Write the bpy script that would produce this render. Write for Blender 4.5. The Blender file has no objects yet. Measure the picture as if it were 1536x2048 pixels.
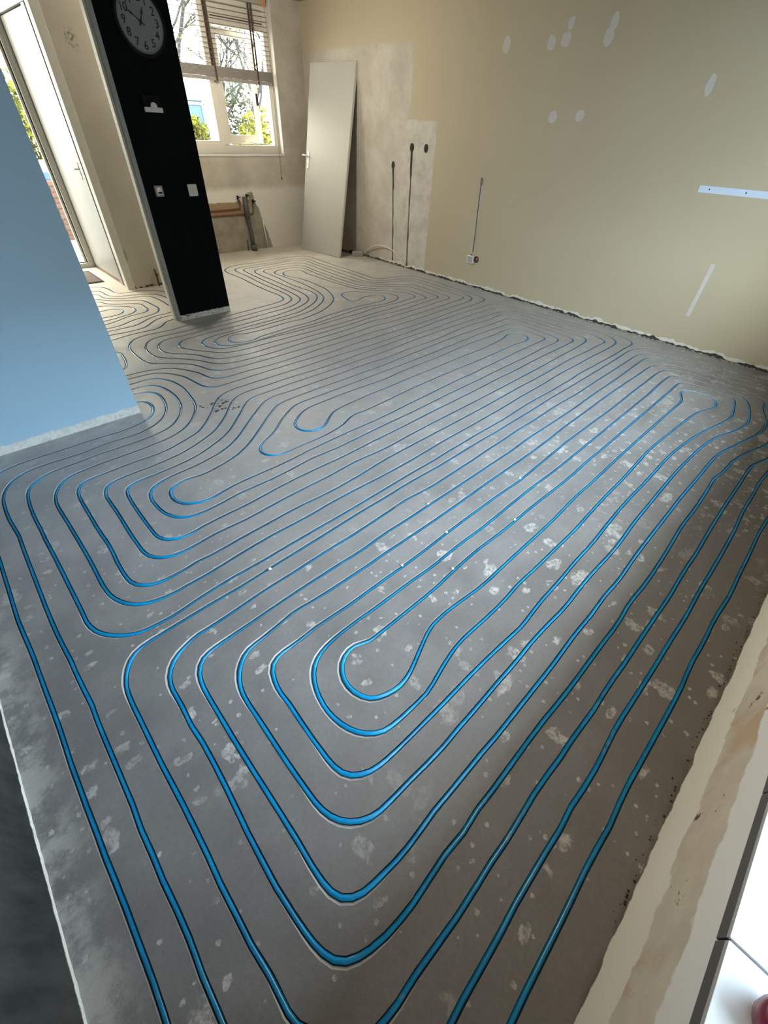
import bpy, bmesh, math, random
from mathutils import Vector, Matrix, noise as mnoise
from mathutils.geometry import delaunay_2d_cdt

EXPO = 0.0
SKY_STR = 26.0
SKY_COOL = (1.00, 1.20, 1.47, 1)
SKY_WARM = (0.72, 0.65, 0.55, 1)
SUN_E = 0.0
SUN_DIR = (0.30, -0.80, -0.50)

sc = bpy.context.scene
COL = sc.collection
rnd = random.Random(7)

# ------------------------------------------------------------------ camera
AZ, PITCH, ROLL, FPX, CAMH = 0.786338164, 0.746188452, -0.0472079476, 828.794491, 1.45
cam_data = bpy.data.cameras.new('camera')
cam = bpy.data.objects.new('camera', cam_data); COL.objects.link(cam)
fw = Vector((math.sin(AZ)*math.cos(PITCH), math.cos(AZ)*math.cos(PITCH), -math.sin(PITCH)))
rt = Vector((math.cos(AZ), -math.sin(AZ), 0)); dn = fw.cross(rt)
c_, s_ = math.cos(ROLL), math.sin(ROLL)
R_ = rt*c_ + dn*s_; D_ = dn*c_ - rt*s_
cam.matrix_world = Matrix(((R_.x, -D_.x, -fw.x, 0), (R_.y, -D_.y, -fw.y, 0), (R_.z, -D_.z, -fw.z, CAMH), (0, 0, 0, 1)))
cam_data.sensor_fit = 'VERTICAL'; cam_data.sensor_height = 24.0
cam_data.lens = FPX/2048*24.0
cam_data.clip_start = 0.02; cam_data.clip_end = 200
sc.camera = cam

# ------------------------------------------------------------------ colour management
vs = sc.view_settings
sc.display_settings.display_device = 'sRGB'
vs.view_transform = 'Standard'; vs.look = 'None'; vs.gamma = 1.0; vs.use_curve_mapping = False
vs.exposure = EXPO

# ------------------------------------------------------------------ sky: hazy warm white on the sun's side (back left), bluer opposite
w = bpy.data.worlds.new('sky'); sc.world = w; w.use_nodes = True
nt = w.node_tree; nt.nodes.clear()
def wn(t, **k):
    n = nt.nodes.new(t)
    for a, b in k.items(): setattr(n, a, b)
    return n
tc = wn('ShaderNodeTexCoord'); nrm = wn('ShaderNodeVectorMath', operation='NORMALIZE')
dot = wn('ShaderNodeVectorMath', operation='DOT_PRODUCT')
sd = Vector((-0.45, 0.80, 0.40)).normalized(); dot.inputs[1].default_value = sd
mr = wn('ShaderNodeMapRange', interpolation_type='SMOOTHSTEP')
mr.inputs['From Min'].default_value = -0.7; mr.inputs['From Max'].default_value = 0.8
mx = wn('ShaderNodeMix', data_type='RGBA')
mx.inputs['A'].default_value = SKY_COOL
mx.inputs['B'].default_value = SKY_WARM
bg = wn('ShaderNodeBackground'); bg.inputs['Strength'].default_value = SKY_STR
ow = wn('ShaderNodeOutputWorld')
L = nt.links.new
L(tc.outputs['Generated'], nrm.inputs[0]); L(nrm.outputs[0], dot.inputs[0]); L(dot.outputs['Value'], mr.inputs['Value'])
L(mr.outputs['Result'], mx.inputs['Factor']); L(mx.outputs['Result'], bg.inputs['Color']); L(bg.outputs[0], ow.inputs['Surface'])
sc.cycles.max_bounces = 10; sc.cycles.diffuse_bounces = 6; sc.cycles.transparent_max_bounces = 16
sc.cycles.sample_clamp_indirect = 8.0

# low spring sun from behind the house on the hall side
sun_d = bpy.data.lights.new('sun', 'SUN'); sun_d.energy = SUN_E; sun_d.angle = math.radians(2.0); sun_d.color = (1.0, 0.86, 0.66)
sun = bpy.data.objects.new('sun', sun_d); COL.objects.link(sun)
sun.rotation_euler = Vector(SUN_DIR).to_track_quat('-Z', 'Y').to_euler()

# sky portals in the three openings (they only steer sampling of the sky)
def portal(name, loc, sx, sy, d):
    a = bpy.data.lights.new(name, 'AREA'); a.shape = 'RECTANGLE'; a.size = sx; a.size_y = sy
    a.cycles.is_portal = True
    o = bpy.data.objects.new(name, a); COL.objects.link(o); o.location = loc
    o.rotation_euler = Vector(d).to_track_quat('-Z', 'Z').to_euler()
portal('portal_front', (1.97, -0.66, 1.42), 3.5, 1.86, (0, 1, 0))
portal('portal_back', (3.5, 6.98, 1.85), 1.9, 1.5, (0, -1, 0))
portal('portal_hall', (0.92, 7.16, 1.22), 1.1, 2.3, (0, -1, 0))

# ------------------------------------------------------------------ mesh helpers
def mesh_obj(name, verts, faces, mat, parent=None, smooth=False, loc=None):
    me = bpy.data.meshes.new(name); me.from_pydata([tuple(v) for v in verts], [], faces); me.update()
    return link(name, me, mat, parent, smooth, loc)
def link(name, me, mat, parent=None, smooth=False, loc=None):
    if smooth:
        for p in me.polygons: p.use_smooth = True
    if mat is not None and not me.materials: me.materials.append(mat)
    o = bpy.data.objects.new(name, me); COL.objects.link(o)
    if parent is not None: o.parent = parent
    if loc is not None: o.location = loc
    return o
def bm_obj(name, bm, mat, parent=None, smooth=False, loc=None):
    bmesh.ops.recalc_face_normals(bm, faces=bm.faces)
    me = bpy.data.meshes.new(name); bm.to_mesh(me); bm.free()
    return link(name, me, mat, parent, smooth, loc)
def add_box(bm, lo, hi, bev=0.0, mtx=None):
    r = bmesh.ops.create_cube(bm, size=1.0)
    vs_ = r['verts']
    for v in vs_:
        v.co = Vector(((lo[0]+hi[0])/2 + v.co.x*(hi[0]-lo[0]), (lo[1]+hi[1])/2 + v.co.y*(hi[1]-lo[1]), (lo[2]+hi[2])/2 + v.co.z*(hi[2]-lo[2])))
    if bev > 0:
        es = list({e for v in vs_ for e in v.link_edges})
        g = bmesh.ops.bevel(bm, geom=es, offset=bev, segments=2, affect='EDGES', profile=0.7)
        vs_ = list({v for f in g['faces'] for v in f.verts} | {v for v in vs_ if v.is_valid})
    if mtx is not None:
        for v in vs_: v.co = mtx @ v.co
    return vs_
def box(name, lo, hi, mat, parent=None, bev=0.0, mtx=None):
    bm = bmesh.new(); add_box(bm, lo, hi, bev, mtx); return bm_obj(name, bm, mat, parent)
def boxes(name, lst, mat, parent=None, bev=0.0):
    bm = bmesh.new()
    for lo, hi in lst: add_box(bm, lo, hi, bev)
    return bm_obj(name, bm, mat, parent)
def tube_geo(pts, rad, n=8, up=Vector((0, 0, 1)), cap=True):
    """rings along a path; rad may be a list"""
    P = [Vector(p) for p in pts]; V = []; F = []
    m = len(P)
    for i, p in enumerate(P):
        t = (P[min(i+1, m-1)] - P[max(i-1, 0)]).normalized()
        a = t.cross(up)
        if a.length < 1e-3: a = t.cross(Vector((1, 0, 0)))
        a.normalize(); b = a.cross(t)
        r = rad[i] if isinstance(rad, (list, tuple)) else rad
        for k in range(n):
            an = 2*math.pi*k/n
            V.append(p + a*(math.cos(an)*r) + b*(math.sin(an)*r))
    for i in range(m-1):
        for k in range(n):
            F.append((i*n+k, i*n+(k+1) % n, (i+1)*n+(k+1) % n, (i+1)*n+k))
    if cap:
        F.append(tuple(range(n))[::-1]); F.append(tuple((m-1)*n+k for k in range(n)))
    return V, F
def tube(name, pts, rad, mat, parent=None, n=8):
    V, F = tube_geo(pts, rad, n); return mesh_obj(name, V, F, mat, parent, True)
def catmull(P, k=8):
    out = []
    P = [Vector(p) for p in P]
    for i in range(len(P)-1):
        p0, p1, p2, p3 = P[max(i-1, 0)], P[i], P[i+1], P[min(i+2, len(P)-1)]
        for j in range(k):
            t = j/k
            out.append(0.5*((2*p1)+(p2-p0)*t+(2*p0-5*p1+4*p2-p3)*t*t+(3*p1-p0-3*p2+p3)*t**3))
    out.append(P[-1]); return out
def cyl(name, c, r, h, axis, mat, parent=None, n=20, bev=0.0):
    """cylinder centred at c, axis 'x','y','z'"""
    bm = bmesh.new()
    g = bmesh.ops.create_cone(bm, cap_ends=True, segments=n, radius1=r, radius2=r, depth=h)
    if bev: bmesh.ops.bevel(bm, geom=[e for e in bm.edges if len(e.link_faces) == 2 and any(len(f.verts) > 4 for f in e.link_faces)], offset=bev, segments=2, affect='EDGES')
    m = {'x': Matrix.Rotation(math.pi/2, 4, 'Y'), 'y': Matrix.Rotation(-math.pi/2, 4, 'X'), 'z': Matrix.Identity(4)}[axis]
    bm.transform(Matrix.Translation(c) @ m)
    return bm_obj(name, bm, mat, parent)
def empty(name, loc, label, cat, group=None, rotz=0.0):
    o = bpy.data.objects.new(name, None); COL.objects.link(o); o.location = loc; o.rotation_euler = (0, 0, rotz); o.empty_display_size = 0.1
    return tag(o, label, cat, group)
def tag(o, label, cat=None, group=None, kind=None):
    o['label'] = label
    if cat: o['category'] = cat
    if group: o['group'] = group
    if kind: o['kind'] = kind
    return o
def struct(o, label=None):
    o['kind'] = 'structure'
    if label: o['label'] = label
    return o
def adopt(child, parent):
    """parent keeping world position (parents here are unrotated empties)"""
    child.parent = parent; child.matrix_parent_inverse = Matrix.Translation(-Vector(parent.location)); return child

# ------------------------------------------------------------------ material helpers
class NB:
    def __init__(s, name):
        s.m = bpy.data.materials.new(name); s.m.use_nodes = True; s.t = s.m.node_tree; s.t.nodes.clear()
        s.out = s.t.nodes.new('ShaderNodeOutputMaterial')
        s.b = s.t.nodes.new('ShaderNodeBsdfPrincipled'); s.t.links.new(s.b.outputs[0], s.out.inputs['Surface'])
        s.pos = s.t.nodes.new('ShaderNodeNewGeometry').outputs['Position']
    def n(s, t, **k):
        x = s.t.nodes.new(t)
        for a, b in k.items(): setattr(x, a, b)
        return x
    def put(s, sock, v):
        if isinstance(v, bpy.types.NodeSocket): s.t.links.new(v, sock)
        elif isinstance(v, (tuple, list)) and len(v) == 3 and sock.type == 'RGBA': sock.default_value = (*v, 1)
        else: sock.default_value = v
    def math(s, op, a, b=0.0, c=0.0, clamp=False):
        x = s.n('ShaderNodeMath', operation=op, use_clamp=clamp); s.put(x.inputs[0], a); s.put(x.inputs[1], b); s.put(x.inputs[2], c); return x.outputs[0]
    def noise(s, scale, detail=4, rough=0.55, vec=None, dist=0.0, col=False):
        x = s.n('ShaderNodeTexNoise'); s.put(x.inputs['Vector'], vec if vec is not None else s.pos)
        x.inputs['Scale'].default_value = scale; x.inputs['Detail'].default_value = detail; x.inputs['Roughness'].default_value = rough; x.inputs['Distortion'].default_value = dist
        return x.outputs['Color' if col else 'Fac']
    def map(s, v, a, b, c=0.0, d=1.0, smooth=True):
        x = s.n('ShaderNodeMapRange', interpolation_type='SMOOTHSTEP' if smooth else 'LINEAR'); s.put(x.inputs['Value'], v)
        for k, q in zip(('From Min', 'From Max', 'To Min', 'To Max'), (a, b, c, d)): s.put(x.inputs[k], q)
        return x.outputs['Result']
    def mix(s, f, a, b):
        x = s.n('ShaderNodeMix', data_type='RGBA'); s.put(x.inputs['Factor'], f); s.put(x.inputs['A'], a); s.put(x.inputs['B'], b); return x.outputs['Result']
    def scale(s, vec, v):
        x = s.n('ShaderNodeVectorMath', operation='MULTIPLY'); s.put(x.inputs[0], vec); x.inputs[1].default_value = v; return x.outputs[0]
    def add(s, a, b):
        x = s.n('ShaderNodeVectorMath', operation='ADD'); s.put(x.inputs[0], a); s.put(x.inputs[1], b); return x.outputs[0]
    def xyz(s, v=None):
        x = s.n('ShaderNodeSeparateXYZ'); s.put(x.inputs[0], v if v is not None else s.pos); return x.outputs
    def warp(s, scale, amp, detail=3):
        c = s.noise(scale, detail, col=True)
        x = s.n('ShaderNodeVectorMath', operation='SUBTRACT'); s.put(x.inputs[0], c); x.inputs[1].default_value = (.5, .5, .5)
        y = s.n('ShaderNodeVectorMath', operation='MULTIPLY_ADD'); s.put(y.inputs[0], x.outputs[0]); y.inputs[1].default_value = (amp, amp, amp); s.put(y.inputs[2], s.pos)
        return y.outputs[0]
    def inside(s, v, a, b, soft=0.01):
        return s.math('MULTIPLY', s.map(v, a-soft, a+soft), s.map(v, b-soft, b+soft, 1.0, 0.0))
    def AND(s, *a):
        r = a[0]
        for q in a[1:]: r = s.math('MULTIPLY', r, q)
        return r
    def OR(s, *a):
        r = a[0]
        for q in a[1:]: r = s.math('MAXIMUM', r, q)
        return r
    def bump(s, h, strength=0.3, dist=0.004):
        x = s.n('ShaderNodeBump'); s.put(x.inputs['Height'], h); x.inputs['Strength'].default_value = strength; x.inputs['Distance'].default_value = dist
        s.t.links.new(x.outputs[0], s.b.inputs['Normal'])
    def done(s, col, rough=0.6, spec=0.4, metal=0.0):
        s.put(s.b.inputs['Base Color'], col); s.put(s.b.inputs['Roughness'], rough); s.put(s.b.inputs['Specular IOR Level'], spec); s.put(s.b.inputs['Metallic'], metal)
        return s.m
def simple(name, c, rough=0.5, spec=0.4, metal=0.0, var=0.12, nscale=25, bump=0.0):
    b = NB(name); n = b.noise(nscale, 4)
    col = b.mix(n, tuple(max(0, x*(1-var)) for x in c), tuple(min(1, x*(1+var)) for x in c))
    if bump: b.bump(b.noise(nscale*4, 3), bump, 0.002)
    return b.done(col, rough, spec, metal)
def glass_mat(name):
    b = NB(name); b.t.nodes.remove(b.b)
    lw = b.n('ShaderNodeLayerWeight'); lw.inputs['Blend'].default_value = .5
    fac = b.math('ADD', b.math('MULTIPLY', b.math('POWER', lw.outputs['Facing'], 5.0), .90), .04)
    tr = b.n('ShaderNodeBsdfTransparent'); tr.inputs['Color'].default_value = (0.93, 0.96, 0.95, 1)
    gl = b.n('ShaderNodeBsdfGlossy'); gl.inputs['Roughness'].default_value = 0.02
    n = b.noise(2.0, 2); gl.inputs['Color'].default_value = (0.9, 0.95, 1, 1)
    r = b.map(n, 0, 1, 0.01, 0.03); b.put(gl.inputs['Roughness'], r)
    mixs = b.n('ShaderNodeMixShader'); b.put(mixs.inputs[0], fac); b.put(mixs.inputs[1], tr.outputs[0]); b.put(mixs.inputs[2], gl.outputs[0])
    b.put(b.out.inputs['Surface'], mixs.outputs[0]); return b.m
# ------------------------------------------------------------------ room dimensions (metres; x along the back wall, y into the room)
XL, XR = -0.5, 4.865            # left and right wall of the living room
YN, YB, YH = -0.394, 6.82, 7.05 # window wall behind the viewer, kitchen back wall, hall facade
ZC = 2.6
XH = -1.3                       # far side of the hall

# ================================================================== materials
def m_floor():
    b = NB('concrete_screed'); x, y, z = b.xyz()
    big = b.noise(0.9, 5, 0.6); mid = b.noise(5, 6, 0.62); fine = b.noise(70, 4, 0.7)
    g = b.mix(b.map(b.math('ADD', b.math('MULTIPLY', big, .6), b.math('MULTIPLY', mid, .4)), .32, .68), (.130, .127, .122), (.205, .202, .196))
    g = b.mix(b.map(fine, .3, .7, 0, .30), g, (.10, .098, .094))
    # plaster dust towards the kitchen
    d = b.map(b.math('ADD', y, b.math('MULTIPLY', mid, 1.5)), 4.3, 7.2)
    g = b.mix(b.math('MULTIPLY', b.map(b.math('ADD', b.math('ADD', y, b.math('MULTIPLY', x, .28)), b.math('MULTIPLY', big, .9)), 1.1, 3.2), .78), g, b.mix(b.map(mid, .3, .7), (.36, .362, .36), (.455, .455, .445)))  # window-lit floor brightness painted in, along with milling dust
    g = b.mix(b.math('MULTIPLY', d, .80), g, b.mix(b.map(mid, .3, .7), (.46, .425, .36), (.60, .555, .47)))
    hl = b.AND(b.map(y, 3.9, 5.3), b.map(b.math('SUBTRACT', x, b.math('MULTIPLY', mid, .4)), 2.0, 1.2))  # hall floor painted paler for the bright light from the glazed door
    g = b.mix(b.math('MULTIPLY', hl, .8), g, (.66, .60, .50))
    # browner and darker towards the window wall; brown stains towards the right-hand wall
    gr = b.AND(b.map(b.math('ADD', y, b.math('MULTIPLY', mid, .5)), .9, -.1), b.map(x, .3, 1.6))
    g = b.mix(b.math('MULTIPLY', gr, .62), g, (.15, .125, .098))
    sm = b.AND(b.map(b.noise(2.2, 4, .6, vec=b.scale(b.pos, (.5, 2.4, 1))), .5, .72), b.map(x, 2.2, 3.2), b.map(y, 1.4, .5))
    g = b.mix(b.math('MULTIPLY', sm, .55), g, (.105, .09, .075))
    # paint and plaster splashes
    def splash(scale, keep, r0, r1, amp, wsc, stretch=(1, 1, 0)):
        v = b.n('ShaderNodeTexVoronoi', voronoi_dimensions='2D', feature='F1')
        b.put(v.inputs['Vector'], b.scale(b.warp(wsc, amp), stretch)); v.inputs['Scale'].default_value = scale
        cs = b.n('ShaderNodeSeparateColor'); b.put(cs.inputs[0], v.outputs['Color'])
        rad = b.map(cs.outputs[1], 0, 1, r0, r1, False)
        hit = b.map(v.outputs['Distance'], b.math('MULTIPLY', rad, .75), rad, 1, 0)
        return b.AND(hit, b.map(cs.outputs[0], keep-.01, keep+.01))
    spots = b.OR(splash(5.0, .60, .07, .21, .06, 26, (1.25, .8, 0)), splash(11, .76, .06, .26, .035, 40, (.8, 1.25, 0)), splash(30, .86, .1, .26, .012, 90), splash(3.1, .62, .08, .17, .10, 15, (.8, 1.5, 0)))
    tex = b.map(b.noise(45, 4, .75), .34, .62)
    area = b.map(b.noise(1.1, 3), .36, .52)
    more = b.AND(b.OR(splash(8.5, .42, .08, .25, .06, 30, (1.1, .85, 0)), splash(19, .5, .08, .27, .03, 50)), b.map(x, 1.5, 2.6), b.map(y, 3.4, 2.2), b.map(b.noise(2.4, 4, .6), .40, .56))
    spots = b.OR(spots, more)
    pale = b.math('MULTIPLY', b.AND(spots, tex), b.math('ADD', b.math('MULTIPLY', area, .58), .10))
    g = b.mix(pale, g, (.55, .54, .51))
    # cloudy trowel marks where skirting plaster was smeared out
    edge = b.AND(b.map(x, XL+.14, XL+.02), b.map(b.noise(9, 5, .7), .40, .62))
    edge = b.OR(edge, b.AND(b.map(y, 2.68, 2.84), b.map(x, .8, .6), b.map(b.noise(7, 5, .7), .42, .62)))
    g = b.mix(b.math('MULTIPLY', edge, .5), g, (.52, .52, .48))
    b.bump(b.math('ADD', b.math('MULTIPLY', fine, .5), b.noise(220, 3)), .35, .0018)
    return b.done(g, b.map(mid, .3, .7, .42, .62), .45)
def m_groove():
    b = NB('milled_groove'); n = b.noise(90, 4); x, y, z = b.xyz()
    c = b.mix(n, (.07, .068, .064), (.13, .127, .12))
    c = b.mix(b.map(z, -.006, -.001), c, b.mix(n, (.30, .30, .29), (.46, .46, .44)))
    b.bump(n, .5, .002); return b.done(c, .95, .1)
def m_pipe():
    b = NB('blue_pipe'); n = b.noise(9, 4, .6); f = b.noise(420, 2)
    c = b.mix(b.map(n, .3, .7), (.002, .21, .47), (.004, .29, .60))
    d = b.AND(b.map(b.noise(3.0, 5, .65), .56, .74), b.map(b.noise(50, 3), .45, .6))
    c = b.mix(b.math('MULTIPLY', d, .35), c, (.33, .40, .44))
    b.bump(f, .10, .0006); return b.done(c, .22, .5)
def m_right():
    b = NB('beige_paint_over_plaster')
    wv = b.warp(16, .05, 5); x, y, z = b.xyz(wv)
    n = b.noise(1.3, 4); g = b.noise(160, 3, .7)
    paint = b.mix(n, (.425, .372, .262), (.465, .408, .290))
    raw = b.mix(b.map(b.noise(3.2, 6, .65), .3, .7), (.40, .37, .31), (.51, .485, .425))
    raw = b.mix(b.math('MULTIPLY', b.map(b.noise(11, 6, .75, vec=b.scale(b.pos, (1, 1, .5))), .52, .72), .35), raw, (.27, .24, .195))
    A = b.AND(b.map(y, 4.72, 4.74), b.map(z, 2.19, 2.14))
    B = b.AND(b.map(y, 4.29, 4.31), b.map(z, 1.54, 1.52))
    m = b.OR(A, B)
    c = b.mix(m, paint, raw)
    # white-washed lower right corner of the bare plaster
    wash = b.AND(B, b.map(y, 5.05, 4.75), b.map(b.noise(7, 5, .7), .38, .6))
    c = b.mix(b.math('MULTIPLY', wash, .55), c, (.57, .56, .515))
    b.bump(b.math('ADD', g, b.math('MULTIPLY', b.noise(30, 3), .6)), .22, .002)
    return b.done(c, .75, .25)
def m_back():
    b = NB('kitchen_plaster'); wv = b.warp(12, .06, 5); x, y, z = b.xyz(wv)
    base = b.mix(b.map(b.noise(2.4, 6, .65), .3, .7), (.40, .365, .30), (.55, .515, .44))
    low = b.mix(b.noise(3, 4), (.62, .595, .53), (.70, .68, .61))
    c = b.mix(b.map(z, .80, .70), base, low)
    st = b.map(b.noise(14, 6, .75), .60, .74)
    c = b.mix(b.math('MULTIPLY', st, .28), c, (.25, .22, .17))
    strip = b.AND(b.inside(x, 2.3, 3.62, .008), b.inside(z, .455, .60, .008))
    c = b.mix(strip, c, b.mix(b.map(z, .44, .6), (.33, .19, .125), (.31, .235, .13)))
    bare = b.AND(b.map(b.math('ADD', x, b.math('MULTIPLY', z, .34)), 4.055, 4.04), b.map(z, .715, .70), b.OR(b.map(z, .465, .455), b.map(x, 3.60, 3.63)))
    bare = b.AND(bare, b.OR(b.map(x, 3.72, 3.74), b.map(z, .58, .56)))
    c = b.mix(bare, c, b.mix(b.map(b.noise(6, 5, .65), .3, .7), (.23, .21, .165), (.33, .305, .24)))
    b.bump(b.math('ADD', b.noise(120, 4, .7), b.noise(18, 4)), .3, .003); return b.done(c, .85, .2)
def m_blue():
    b = NB('pale_blue_paint'); x, y, z = b.xyz(b.warp(26, .03, 5)); n = b.noise(1.5, 3); g = b.noise(300, 2)
    c = b.mix(n, (.33, .52, .66), (.36, .55, .69))
    raw = b.mix(b.map(b.noise(25, 5, .7), .35, .65), (.55, .57, .55), (.70, .71, .68))
    raw = b.mix(b.map(b.noise(60, 4, .7), .62, .72), raw, (.22, .19, .14))
    c = b.mix(b.map(z, .056, .046), c, raw)
    b.bump(g, .10, .001); return b.done(c, .55, .35)
def m_dark(name, strip, c0, c1):
    b = NB(name); x, y, z = b.xyz(b.warp(24, .02, 5)); n = b.map(b.math('ADD', b.math('MULTIPLY', b.noise(2, 5, .65), .5), b.math('MULTIPLY', b.noise(14, 5, .7, vec=b.scale(b.pos, (1, 1, .22))), .5)), .33, .67); g = b.noise(200, 2)
    c = b.mix(n, c0, c1)
    raw = b.mix(b.map(b.noise(30, 5, .7), .3, .65), (.52, .53, .50), (.72, .72, .68))
    raw = b.mix(b.AND(b.map(b.noise(28, 5, .7), .56, .62), b.inside(z, .006, .04, .006)), raw, (.13, .12, .10))
    c = b.mix(b.map(z, strip+.004, strip-.004), c, raw)
    b.bump(b.math('ADD', g, b.math('MULTIPLY', b.noise(40, 3, vec=b.scale(b.pos, (1, 1, .25))), .8)), .25, .0015); return b.done(c, .85, .06)
def m_near():
    b = NB('window_wall_plaster'); wv = b.warp(10, .10, 6); x, y, z = b.xyz(wv)
    cream = b.mix(b.noise(4, 4), (.80, .765, .66), (.86, .83, .73))
    tan = b.mix(b.map(b.noise(5, 5, .6), .35, .65), (.58, .52, .415), (.68, .62, .51))
    tan = b.mix(b.map(b.noise(6, 5, .6, vec=b.scale(b.pos, (1, 1, .45))), .54, .66), tan, (.57, .43, .29))
    white = b.mix(b.noise(6, 3), (.80, .81, .79), (.86, .87, .85))
    c = b.mix(b.map(z, .178, .186), cream, tan); c = b.mix(b.map(z, .352, .362), c, white)
    nick = b.AND(b.map(b.noise(13, 6, .7), .625, .66), b.map(z, .13, .16), b.map(z, .42, .36))
    c = b.mix(nick, c, (.12, .085, .05)); c = b.mix(b.map(z, .012, .003), c, (.17, .145, .105))
    b.bump(b.math('ADD', b.noise(60, 4, .7), b.noise(12, 4)), .25, .003); return b.done(c, .8, .25)
def m_hall():
    b = NB('hall_plaster'); n = b.noise(2.2, 5, .6); x, y, z = b.xyz(b.warp(30, .02, 4))
    c = b.mix(b.map(n, .3, .7), (.52, .475, .375), (.60, .55, .44))
    st = b.map(b.noise(8, 5, .75), .66, .74); c = b.mix(b.math('MULTIPLY', st, .35), c, (.20, .17, .11))
    sp = b.AND(b.inside(x, 1.655, 1.735, .02), b.inside(z, 1.86, 1.97, .03), b.map(b.noise(40, 4, .7), .42, .6))
    c = b.mix(b.math('MULTIPLY', sp, .8), c, (.14, .13, .06))
    sm = b.AND(b.inside(x, 1.535, 1.565, .012), b.inside(z, .28, .39, .03)); c = b.mix(b.math('MULTIPLY', sm, .5), c, (.20, .16, .10))
    c = b.mix(b.AND(b.map(z, .03, .012), b.map(b.noise(22, 4), .45, .55)), c, (.07, .055, .04))
    b.bump(b.noise(130, 3, .7), .2, .002); return b.done(c, .8, .2)
MAT = dict(
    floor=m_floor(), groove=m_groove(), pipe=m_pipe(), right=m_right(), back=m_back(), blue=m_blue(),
    dark=m_dark('green_black_paint', .047, (.0035, .007, .0065), (.005, .010, .009)), left=m_dark('charcoal_paint', .008, (.020, .022, .020), (.052, .052, .047)),
    near=m_near(), hall=m_hall(), ceil=simple('ceiling_board', (.30, .285, .255), .9, .2, 0, .04, 3, .1),
    white=simple('white_gloss_paint', (.66, .65, .60), .35, .45, 0, .04, 6), door=simple('cream_door_paint', (.40, .392, .355), .48, .35, 0, .03, 2.5, .03),
    frame=simple('window_frame_paint', (.74, .71, .62), .4, .45, 0, .06, 9), greyp=simple('grey_primer', (.34, .37, .37), .6, .3, 0, .18, 40), batten=simple('cream_batten', (.72, .70, .60), .5, .4, 0, .1, 18),
    rubble=simple('rubble', (.30, .30, .27), .95, .1, 0, .35, 50, .5), pale=simple('pale_plaster', (.63, .61, .54), .9, .15, 0, .10, 22, .4), gap=simple('dark_gap', (.055, .055, .05), 1, .05, 0, .4, 40, .5),
    filler=simple('white_filler', (.52, .52, .48), .85, .2, 0, .10, 40, .3), strip=simple('whitish_blue_strip', (.55, .66, .80), .45, .4, 0, .05, 30),
    panel=simple('white_closet_paint', (.24, .24, .228), .4, .4, 0, .04, 4), plastic=simple('white_plastic', (.74, .74, .72), .35, .5, 0, .03, 20), greyplastic=simple('pale_grey_plastic', (.36, .36, .34), .4, .5, 0, .05, 20), black=simple('black_plastic', (.010, .010, .010), .5, .12, 0, .2, 20),
    steel=simple('brushed_metal', (.58, .57, .54), .32, .5, .9, .06, 60), copper=simple('aged_copper', (.15, .070, .042), .55, .4, .2, .3, 30), pvc=simple('grey_drain_pvc', (.085, .076, .072), .5, .4, 0, .2, 14), brown=simple('brown_putty', (.33, .16, .05), .8, .2, 0, .3, 60, .4),
    slat=simple('bleached_wood_slat', (.20, .175, .15), .5, .35, 0, .08, 14), rail=simple('wood_rail', (.37, .34, .31), .5, .35, 0, .12, 14), tape=simple('ladder_tape', (.10, .075, .06), .85, .1, 0, .15, 60), orange=simple('plain_orange', (.62, .26, .10), .45, .4, 0, .15, 25),
    face=simple('clock_face_grey', (.23, .265, .285), .6, .3, 0, .10, 30), ink=simple('clock_ink', (.018, .024, .028), .6, .2, 0, .1, 30), screen=simple('dark_screen', (.008, .012, .013), .6, .08, 0, .1, 30),
    tile=simple('white_glazed_tile', (.50, .52, .53), .22, .5, 0, .015, 10), grout=simple('grey_grout', (.13, .135, .135), .9, .1, 0, .1, 60, .2), cable=simple('cream_cable', (.70, .62, .50), .5, .4, 0, .06, 20),
    mat=simple('doormat_bristle', (.17, .135, .125), .95, .1, 0, .4, 120, .7), red=simple('dark_red_glaze', (.17, .012, .03), .25, .5, 0, .1, 12), chrome=simple('chrome', (.72, .72, .70), .15, .5, 1.0, .03, 10),
    glass=glass_mat('window_glass'), leaf=simple('hedge_leaf', (.074, .070, .006), .8, .04, 0, .65, 3.5), leaf2=simple('dark_leaf', (.030, .032, .017), .8, .04, 0, .5, 4), bark=simple('bark', (.026, .023, .020), .9, .1, 0, .3, 12, .3),
    van=simple('pale_blue_van_paint', (.105, .132, .152), .6, .06, 0, .03, 2), vanglass=simple('van_window', (.060, .086, .106), .5, .06, 0, .1, 3), lamp=simple('tail_lamp', (.13, .055, .045), .3, .5, 0, .1, 10), tyre=simple('tyre', (.015, .015, .015), .8, .2, 0, .2, 20),
    asphalt=simple('street_asphalt', (.045, .045, .045), .9, .2, 0, .2, 6, .2), paving=simple('pale_paving', (.19, .185, .175), .85, .2, 0, .2, 6, .2), brick=simple('garden_brick', (.115, .058, .036), .9, .15, 0, .3, 9, .4), mortar=simple('mortar', (.10, .095, .085), .95, .1, 0, .2, 30), crate=simple('white_box_board', (.30, .30, .30), .6, .3, 0, .05, 8), crateblue=simple('blue_box_print', (.045, .085, .26), .6, .3, 0, .1, 8), grit=simple('dark_grit', (.035, .032, .03), .95, .1, 0, .4, 60),
)

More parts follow.
